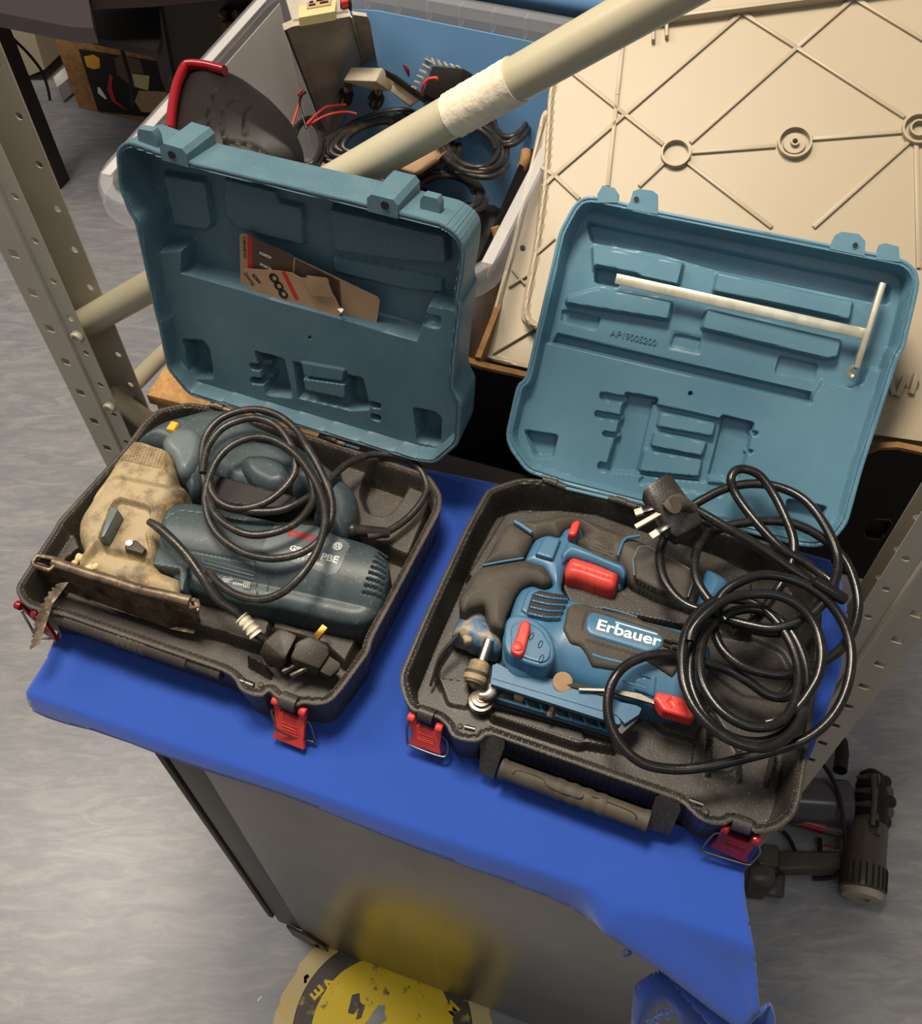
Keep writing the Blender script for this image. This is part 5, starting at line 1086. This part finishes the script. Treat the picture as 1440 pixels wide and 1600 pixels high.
# cream clamp with two knobs
cl_ = thing('clamp_bracket', 'off-white clamp bracket with two dark screw knobs lying on the cables', 'bracket', W3(590, 140, .05))
hull('head', [g(535, 695, .14), g(600, 580, .15), g(868, 588, .15), g(815, 705, .14)]+[g(540, 712, .115), g(835, 790, .11), g(940, 790, .11), g(985, 690, .12), g(880, 600, .13)], M['offw'], cl_, .0015)
hull('arm', [g(985, 660, .135), g(1225, 835, .10), g(1105, 915, .09), g(940, 795, .115), g(985, 690, .10), g(1210, 860, .07), g(1110, 930, .07)], M['offw'], cl_, .0015)
slab('arm_strip', [g(880, 595, .146), g(1000, 655, .138), g(1235, 825, .104), g(1222, 838, .104), g(985, 668, .138)], (0, 0, -.01), M['dark'], cl_)
for a, b in (((575, 740), (545, 870)), ((845, 760), (805, 900))):
    A = g(*a, .115); B = g(*b, .085); e = B-A; L_ = np.linalg.norm(e); lathe('screw_knob', A, e, [(.006, 0), (.0065, L_*.25), (.004, L_*.3), (.004, L_*.5), (.011, L_*.52), (.012, L_*.8), (.008, L_*1.1)], [M['steel']], cl_, 14)
    lathe('knob_grip', A+e*.5, e, [(.0115, 0), (.0125, L_*.3), (.009, L_*.6)], M['reject'], cl_, 8)
# heat sink block
hs = thing('heat_sink', 'black electronics block with pale fins and a pink wire, in the clear tote', 'electronic part', W3(690, 130, .05))
g4 = lambda a, b, z: W3(*zy((a, b))[0], z)
hull('block', [g4(365, 350, .14), g4(600, 372, .14), g4(760, 470, .12), g4(480, 640, .09), g4(285, 565, .10)]+[g4(365, 380, .08), g4(740, 520, .06), g4(290, 610, .05)], M['reject'], hs, .002)
for i in range(6): tube('fin', [g4(375-i*28, 335+i*36, .125), g4(310-i*20, 300+i*42, .12)], .0022, M['psu'], hs, 6)
for i in range(5): tube('fin', [g4(380+i*48, 345+i*5, .14), g4(360+i*46, 298+i*14, .135)], .0022, M['psu'], hs, 6)
tube('wire', catmull([g4(285, 555, .12), g4(290, 500, .135), g4(330, 450, .145), g4(390, 440, .148), g4(398, 455, .145)], 5), .0022, M['red'], hs, 8)
# cables in the tote
def cable(label, pts, zs, r, mt, conv, name='cable', group=None):
    n = len(pts); zz = np.interp(np.linspace(0, 1, n), np.linspace(0, 1, len(zs)), zs); P = conv(*pts)
    o = tube(name, catmull([W3(P[i][0], P[i][1], zz[i]) for i in range(n)], 6), r, mt, None, 8); return tag(o, label, 'cable', group)
def coil(label, cx, cy, rx, ry, z, n, r, rot, mt=M['cord'], name='cable_coil', turns=3.2):
    P = []
    for i in range(int(18*turns)):
        t = i/18*2*math.pi; k = 1-.10*(i/18)+.03*math.sin(i*.9); a = rx*k*math.cos(t); b = ry*k*math.sin(t); c, s = math.cos(rot), math.sin(rot)
        P.append(W3(cx+a*c-b*s, cy+a*s+b*c, z+.004*math.sin(i*.7)+.003*i/18))
    return tag(tube(name, catmull(P, 3), r, mt, None, 8), label, 'cable coil', 'dark cable coils in the clear tote')
coil('dark cable coil under the clamp bracket in the clear tote', 580, 212, 88, 32, .045, 3, .0046, -.35, turns=5)
coil('dark cable coil at the right end of the clear tote', 735, 225, 66, 46, .035, 3, .0044, .5, turns=4)
coil('flat dark cable coil standing near the power unit foot', 480, 225, 26, 44, .055, 3, .0044, .1, turns=2.4)
coil('dark cable coil low in the right front of the clear tote', 700, 300, 60, 34, .0, 3, .005, .2, turns=3)
coil('dark cable coil half hidden by the pole, at the far right of the tote', 800, 170, 34, 60, .04, 3, .0044, .25, turns=3)
coil('dark cable coil deep under the diagonal pole', 640, 250, 80, 40, .0, 3, .0055, -.3, turns=4)
cable('thick red lead arching behind the power unit', [(790, 400), (870, 405), (980, 470), (1070, 570), (1105, 650), (1110, 740)], [.10, .11, .10, .07], .0032, M['dred'], zx)
cable('black lead arching under the red one behind the power unit', [(810, 492), (890, 478), (990, 510), (1060, 580), (1095, 650)], [.09, .1, .09, .07], .0028, M['cordr'], zx)
cable('thin red wire curling over the cables', [(200, 1090), (290, 1000), (380, 930), (470, 912), (560, 905)], [.08, .09, .09], .0020, M['red'], zx)
cable('second thin red wire under the clamp bracket', [(200, 1100), (320, 1030), (430, 985), (560, 968), (650, 985)], [.075, .085, .08], .0020, M['red'], zx)
cable('thin red wire hanging left of the power unit', [(90, 1080), (130, 960), (160, 850), (145, 815), (185, 780)], [.08, .1, .12], .0018, M['red'], zx)
cable('thin black wire hanging beside the red one', [(215, 1110), (180, 1000), (155, 900), (170, 830), (205, 800)], [.08, .1, .12], .0018, M['cordr'], zx)
# beige tape roll / handset lump under the pole
hr = hull('beige_handset', [g4(60, 1110, .08), g4(200, 990, .09), g4(350, 930, .09), g4(428, 985, .085), g4(425, 1050, .075), g4(250, 1170, .07)]+[g4(60, 1130, .0), g4(350, 960, .0), g4(430, 1060, .0), g4(250, 1180, .0)], M['card'], None, .006, 3); tag(hr, 'beige plastic lump with a rounded end, low under the diagonal pole', 'handset')
# dark filler: bag lying on the tote floor
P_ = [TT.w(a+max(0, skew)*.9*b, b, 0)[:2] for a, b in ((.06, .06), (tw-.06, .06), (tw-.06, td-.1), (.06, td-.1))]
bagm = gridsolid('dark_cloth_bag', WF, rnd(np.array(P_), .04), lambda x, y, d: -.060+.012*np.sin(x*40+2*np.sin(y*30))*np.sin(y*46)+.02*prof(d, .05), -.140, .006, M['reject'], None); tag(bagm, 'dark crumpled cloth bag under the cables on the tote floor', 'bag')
# black shell with red rim
hsx = lambda *p: zc(0, 0, 2.88, p)
sh = thing('vacuum_head', 'black rounded appliance shell with dark red rim, left in the clear tote', 'appliance part', W3(350, 190, .0))
def sf(x, y, d, h): 
    for l in lines_: h = h-.0022*sm(.0016-sline(x, y, l), .002)
    return h
lines_ = [WF.poly(hsx((1000, 560), (975, 480), (990, 400), (1040, 350)), .335), WF.poly(hsx((930, 570), (920, 450), (960, 350)), .325), WF.poly(hsx((990, 550), (1100, 560), (1330, 640)), .325), WF.poly(hsx((1085, 530), (1090, 450), (1125, 405)), .325)]
puff('shell', hsx((765, 660), (772, 480), (795, 350), (860, 296), (1005, 308), (1110, 355), (1225, 440), (1310, 530), (1355, 630), (1365, 720), (1200, 760), (900, 760)), .312, .05, .075, M['vacblk'], sh, res=.0025, k=2, edge=.040, hz=.285, extra=sf)
tube('red_rim', catmull([W3(*p, z) for p, z in zip(hsx((768, 590), (775, 500), (795, 390), (830, 310), (860, 292), (930, 298), (1012, 318)), (.29, .295, .30, .305, .308, .31, .31))], 6), .0056, M['dred'], sh, 12, flat=1.5)

# ------------------------------------------------------------------ desk corner, carton and odds under it (upper left)
yf = lambda *p: zc(0, 0, 4.8, p)
def vert(px, base, name, mt, th, parent=None, dirv=None):
    """upright board whose plane passes through the floor point under pixel base"""
    B = W3(*base, FZ); F = Fr(B, su, ZU); P = F.poly(px, 0); return slab(name, [F.w(p[0], p[1], 0) for p in P], sv*th, mt, parent)
desk = thing('desk', 'dark laminate desk in the upper left corner, boxes stored under it', 'desk', W3(87, 293, FZ))
DB = W3(84, 294, FZ); DF = Fr(DB, su, ZU)
lg = [DF.px(79, 297, 0)[0], DF.px(93, 292, 0)[0]]
slab('leg', [DF.w(lg[0], 0, 0), DF.w(lg[1], 0, 0), DF.w(lg[1], .72, 0), DF.w(lg[0], .72, 0)], sv*.05, M['wood'], desk)
slab('leg_face', [DF.w(lg[0]-.045, 0, -.03), DF.w(lg[0], 0, 0), DF.w(lg[0], .72, 0), DF.w(lg[0]-.045, .72, -.03)], sv*.01, M['woodg'], desk)
tp = [W3(*p, -.18) for p in ((-80, -60), (128, -60), (146, 44), (110, 42), (-80, 4))]
slab('desk_top', tp, (0, 0, -.035), M['woodg'], desk)
EB = W3(271, 236, FZ); EF = Fr(EB, su, ZU)
slab('side_panel', [EF.wp(*p, 0) for p in ((225, -20), (470, -20), (470, 40), (345, 120), (276, 200), (262, 150))], sv*.03, M['wood'], desk)
slab('side_edge', [EF.wp(*p, .01) for p in ((222, -20), (243, -20), (272, 134), (262, 150), (250, 118))], sv*.01, M['woodg'], desk)
BB = W3(160, 178, FZ)
slab('shade_panel', [Fr(BB+sv*.45, su, ZU).wp(*p, 0) for p in ((-60, -30), (300, -30), (300, 90), (-60, 60))], sv*.02, M['reject'], desk)  # dark board added to stand for the shade under the desk
slab('lower_shelf', [W3(p[0], p[1], -.32) for p in ((-60, 14), (79, 43), (245, 79), (252, 60), (240, -60), (-60, -60))], (0, 0, -.02), M['reject'], desk)
slab('desk_top', [W3(*p, -.185) for p in ((125, -260), (560, -260), (520, -40), (235, -10), (140, -6))], (0, 0, -.03), M['wood'], desk)  # out-of-view half of the desk top, extended to shade the floor below
gw = slab('sun_patch', [W3(*p, FZ+.06) for p in yf((398, 580), (485, 503), (520, 580), (430, 655))], (0, 0, -.05), M['white'], None); tag(gw, 'small white slab standing in for a patch of sunlight on the floor left of the brown carton', 'light_patch')  # white slab added as a painted patch of sunlight on the floor
cbx = thing('cardboard_box', 'brown carton with a dark picture panel, on the floor under the desk', 'box', W3(180, 175, FZ))
CB = Fr(W3(150, 174, FZ), su, ZU)
cq = [CB.wp(*p, 0) for p in ((79, 44), (243, 78), (262, 190), (120, 160))]; cq = [cq[0], cq[1], cq[1]*[1, 1, 0]+[0, 0, FZ+.002], cq[0]*[1, 1, 0]+[0, 0, FZ+.002]]
slab('carton', cq, sv*.30, M['cardboard'], cbx)
def onc(name, px, mt, d=.003): slab(name, [CB.wp(*p, d) for p in px], sv*.0025, mt, cbx)
onc('picture', yf((590, 370), (1200, 470), (1300, 900), (735, 835)), M['reject'], .004)
onc('picture_patch', yf((630, 425), (700, 412), (745, 440), (750, 510), (700, 520), (650, 500)), M['yellow'], .0055)
onc('picture_patch', yf((860, 440), (900, 420), (1050, 450), (1080, 560), (1000, 660), (880, 560)), M['cardprint'], .0055)
onc('picture_patch', yf((990, 555), (1120, 570), (1110, 680), (1010, 650)), M['ivory'], .0065)
onc('picture_patch', yf((1040, 680), (1250, 690), (1240, 850), (1060, 840), (1010, 760)), M['card'], .0055)
onc('picture_patch', yf((820, 560), (845, 570), (835, 660), (870, 760), (960, 830), (920, 810), (840, 760), (805, 670)), M['redprint'], .006)
onc('picture_mark', yf((730, 655), (750, 660), (800, 740), (790, 745), (735, 700)), M['white'], .006)
wb = thing('white_box', 'pale box standing on the floor left of the brown carton', 'box', W3(45, 120, FZ))
WB = Fr(W3(45, 128, FZ), su, ZU)
slab('carton', [WB.wp(*p, 0) for p in yf((20, 230), (235, 175), (335, 520), (140, 600))], sv*.2, M['cream'], wb)
pb_ = hull('plastic_bag', [DP(*p, d) for p, d in zip(yf((-30, 75), (80, 85), (82, 150), (20, 188), (-30, 180), (30, 120)), (2.6, 2.6, 2.6, 2.6, 2.6, 2.5))], M['plaster'], None, .003); tag(pb_, 'crumpled white bag end hanging at the left frame edge', 'bag')
def cab2(label, px, d, r): o = tube('hanging_cable', catmull([DP(*p, d+.03*i) for i, p in enumerate(px)], 6), r, M['reject'], None, 8); return tag(o, label, 'cable', 'cables hanging under the desk')
cab2('dark cable sagging in front of the pale box', yf((20, 190), (90, 280), (210, 400), (310, 530), (355, 650), (375, 750)), 2.62, .004)
cab2('dark cable hanging over the brown carton', yf((850, 90), (880, 240), (930, 430), (980, 620), (990, 800)), 2.55, .005)
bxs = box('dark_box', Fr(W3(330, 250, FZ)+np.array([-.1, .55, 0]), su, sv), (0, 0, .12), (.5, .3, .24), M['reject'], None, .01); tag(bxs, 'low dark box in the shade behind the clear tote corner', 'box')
cbt = thing('cardboard_box', 'small open carton with crumpled paper, behind the top left of the clear tote', 'box', W3(370, 60, -.5))
hull('carton', [DP(*p, d) for p, d in (((345, 35), 2.5), ((398, 38), 2.5), ((400, 75), 2.5), ((352, 72), 2.5), ((350, 30), 2.75), ((410, 32), 2.75), ((400, 70), 2.75))], M['cardboard'], cbt, .002)
for i, p in enumerate(((352, 22), (372, 24), (392, 18))): hull('paper', [DP(p[0]+random.uniform(-12, 12), p[1]+random.uniform(-10, 10), 2.6+random.uniform(-.05, .05)) for _ in range(9)], M['card'], cbt, 0)
bcb = box('cardboard_box', Fr(DP(760, -40, 2.45), su, sv), (0, 0, -.1), (.5, .25, .2), M['cardboard'], None, .002); tag(bcb, 'brown carton edge at the very top, behind the blue tote', 'box')

# ------------------------------------------------------------------ handheld vacuum on the floor
vz = lambda *p: zc(1130, 1150, 4.645, p)
V3 = lambda a, b, z: W3(*vz((a, b))[0], FZ+z)
vac = thing('handheld_vacuum', 'graphite handheld vacuum cleaner lying on the floor right of the table', 'vacuum cleaner', V3(900, 800, 0))
A = V3(1040, 640, .055); B = V3(1005, 1150, .045); e = B-A; L_ = np.linalg.norm(e)
lathe('motor_body', A, e, [(.034, 0), (.036, .01), (.036, L_*.58), (.038, L_*.6), (.038, L_*.93), (.034, L_*.96)], M['vac'], vac, 32)
lathe('end_cap', A+e*.955, e, [(.036, 0), (.033, .012), (.014, .014), (.014, .010)], M['psu'], vac, 28)
ax = N(e); a_ = N(np.cross(ax, ZU)); b_ = np.cross(ax, a_)
for k in range(22):
    t = 2*math.pi*k/22; r_ = a_*math.cos(t)+b_*math.sin(t); tube('filter_slot', [A+e*.62+r_*.0385, A+e*.92+r_*.0385], .0016, M['reject'], vac, 5)
C0 = V3(1075, 250, .055); C1 = V3(1070, 690, .055); e2 = C1-C0; L2 = np.linalg.norm(e2)
lathe('cyclone_hub', C0, e2, [(.010, 0), (.022, L2*.08), (.028, L2*.3), (.030, L2*.6), (.028, L2*.95)], M['vacblk'], vac, 28)
for k in range(9):
    y = 300+k*48; 
    lathe('cyclone_cone', V3(940+6*abs(k-4), y, .070), V3(1100, y+8, .090)-V3(940, y, .070), [(.0025, 0), (.0065, .016), (.0085, .028), (.0085, .040)], M['vacblk'] if k % 2 else M['vac'], vac, 14)
for k in range(5):
    lathe('cyclone_cone', V3(1225-abs(k-2)*18, 330+k*74, .045), V3(1100, 345+k*66, .085)-V3(1225, 330+k*74, .045), [(.004, 0), (.012, .008), (.013, .024), (.009, .040)], M['vac'] if k % 2 else M['vacblk'], vac, 14)
tube('cyclone_band', [V3(1085, 280, .098), V3(1095, 450, .101), V3(1080, 650, .098)], .005, M['vac'], vac, 10)
D0 = V3(560, 470, .055); D1 = V3(905, 500, .055); e3 = D1-D0; L3 = np.linalg.norm(e3)
lathe('dust_bin', D0-e3*.45, e3, [(.040, 0), (.044, .01), (.044, L3*1.42), (.040, L3*1.45)], M['smoke'], vac, 32)
tube('bin_rail', [V3(430, 590, .05), V3(860, 700, .05)], .011, M['vac'], vac, 12)
tube('red_catch', [V3(560, 618, .054), V3(730, 662, .054)], .0115, M['dred'], vac, 12)
hull('trigger', [V3(*p, .03) for p in ((715, 795), (830, 800), (825, 825), (720, 822))]+[V3(*p, .02) for p in ((715, 795), (830, 800))], M['dred'], vac, .001)
hull('handle', [V3(*p, z) for p, z in (((400, 830), .045), ((850, 840), .045), ((860, 960), .045), ((390, 970), .045), ((440, 1020), .02), ((800, 1015), .02), ((400, 850), .01), ((850, 860), .01))], M['vac'], vac, .004, 3)
hull('battery_neck', [V3(*p, z) for p, z in (((250, 800), .05), ((300, 775), .05), ((405, 790), .05), ((400, 960), .05), ((240, 930), .05), ((250, 820), .01), ((400, 940), .01))], M['vac'], vac, .004, 2)
hull('battery', [V3(*p, z) for p, z in (((190, 940), .055), ((300, 925), .058), ((375, 975), .058), ((380, 1050), .055), ((330, 1090), .05), ((180, 1045), .05), ((150, 1180), .005), ((280, 1200), .005), ((380, 1060), .01))], M['vac'], vac, .004, 2)
hull('battery_foot', [V3(*p, z) for p, z in (((385, 1000), .035), ((448, 990), .03), ((430, 1175), .03), ((300, 1140), .03), ((440, 1180), .003), ((300, 1170), .003), ((450, 1010), .003))], M['vac'], vac, .004, 2)
tube('release_cable', catmull([V3(730, 215, .085), V3(800, 330, .105), (V3(850, 480, .105)), V3(870, 640, .10), V3(885, 780, .07), V3(870, 920, .045), V3(800, 1020, .02), V3(650, 1035, .008)], 6), .0040, M['reject'], vac, 8)
tube('wand', [V3(850, 40, .03), V3(860, 130, .04), V3(845, 250, .05)], .013, M['vacblk'], vac, 12)
tube('strut', [V3(700, 740, .02), V3(700, 840, .02)], .004, M['reject'], vac, 8)
tube('strut', catmull([V3(430, 690, .02), V3(480, 750, .02), V3(520, 840, .02)], 4), .004, M['reject'], vac, 8)

# ------------------------------------------------------------------ floor sticker and scraps
yz = lambda *p: zc(400, 1460, 3.6, p)
stc = FF.wp(597, 1614); st = thing('floor_sticker', 'worn round yellow floor sticker at the foot of the cabinet', 'sticker', stc)
M['ystick'] = mat('worn yellow vinyl', srgb(238, 205, 40), .45, dirt=srgb(96, 84, 50), damt=.95, dscale=26, dcontrast=.03, dmid=.63)
M['ystick2'] = mat('faded cream vinyl', srgb(216, 196, 140), .55, dirt=srgb(226, 190, 60), damt=.9, dscale=12, dcontrast=.05, dmid=.52)
M['sdark'] = mat('dark worn vinyl', srgb(82, 74, 66), .5, dirt=srgb(200, 178, 90), damt=.7, dscale=34, dcontrast=.04, dmid=.62)
def disc(name, r0, r1, z, mt, wob=0., n=96):
    V = []; 
    for r in (r0, r1):
        for k in range(n):
            t = 2*math.pi*k/n; q = r*(1+wob*(math.sin(t*9)+.7*math.sin(t*23+1)+.5*math.sin(t*41)) if r == r1 else 1); V.append(stc+np.array([q*math.cos(t), q*math.sin(t), z]))
    V2 = [v-np.array([0, 0, .0006]) for v in V]
    Fs = [(k, n+k, n+(k+1) % n, (k+1) % n)[::-1] for k in range(n)]+[(n+k, 3*n+k, 3*n+(k+1) % n, n+(k+1) % n) for k in range(n)]
    if r0 == 0: pass
    return link(name, mesh(V+V2, Fs), mt, st, None)
disc('outer_band', .150, .182, .0012, M['ystick2'], .012); disc('dark_ring', .117, .151, .0012, M['sdark']); disc('centre', .0005, .119, .0016, M['ystick'], .003)
for s_, a, b in (('M', (1095, 480), (1150, 415)), ('E', (385, 320), (345, 275)), ('A', (420, 330), (440, 300))):
    A = FF.wp(*yz(a)[0], .0022); B = FF.wp(*yz(b)[0], .0022); 
    text('lettering', s_, A, B-A, (0, 0, 1), .030, M['ystick'], st, .0002, bold=.001)
for q in (((540, 340), (580, 330), (585, 400), (545, 450), (515, 440)), ((585, 380), (612, 400), (590, 470), (560, 480))):
    slab('footprint', [FF.wp(*p, .0024) for p in yz(*q)], (0, 0, -.0004), M['sdark'], st)
slab('bare_patch', [FF.wp(*p, .0024) for p in yz((655, 440), (690, 395), (725, 400), (720, 440), (735, 480), (700, 504), (610, 504), (640, 470))], (0, 0, -.0004), M['floor'], st)
for i, q in enumerate((((270, 235), (290, 222), (300, 240), (285, 250), (285, 272), (268, 275)), ((5, 372), (28, 345), (36, 352), (12, 380)))):
    o = slab('paper_scrap', [FF.wp(*p, .0012) for p in yz(*q)], (0, 0, -.001), M['white'], None); tag(o, 'tiny white paper scrap beside the sticker' if i == 0 else 'tiny white paper scrap, further left on the floor', 'litter', 'paper scraps on the floor')
# torn lower layer of the cloth at the right
tpo = [(988, 1552), (996, 1541), (1008, 1533), (1024, 1523), (1050, 1530), (1080, 1552), (1120, 1590), (1150, 1640), (1100, 1660), (1090, 1625), (1076, 1612), (1060, 1603), (1052, 1590), (1046, 1578), (1034, 1574), (1026, 1582), (1018, 1592), (1008, 1606), (1004, 1640), (984, 1650), (985, 1590)]
TP = VC.poly(tpo, -.02)
def tfn(x, y, d): return -.028+.014*prof(d, .03)+.003*np.sin(x*150)
ul = gridsolid('torn_layer', VC, rnd(TP, .004), tfn, None, .003, M['cloth'], cl_o, sharp=None)
for k in range(26):
    q = [(1046, 1578), (1034, 1574), (1026, 1582), (1018, 1592), (1060, 1603)][k % 5]; A = VC.wp(q[0]+random.uniform(-6, 6), q[1]+random.uniform(-5, 5), -.02)
    tube('thread', catmull([A, A+np.array([random.uniform(-.004, .004), -.003, random.uniform(-.004, .004)]), A+np.array([random.uniform(-.009, .009), -.006, random.uniform(-.01, .006)])], 4), .0005, M['fray'], cl_o, 5)
random.seed(5)
for k in range(9):
    A = VC.wp(978+k*.8, 1474+k*1.5, .002); tube('thread', catmull([A, A+np.array([random.uniform(-.004, .004), -.004, -.008]), A+np.array([random.uniform(-.006, .006), -.003, -.018])], 4), .0004, M['cloth'], cl_o, 5)
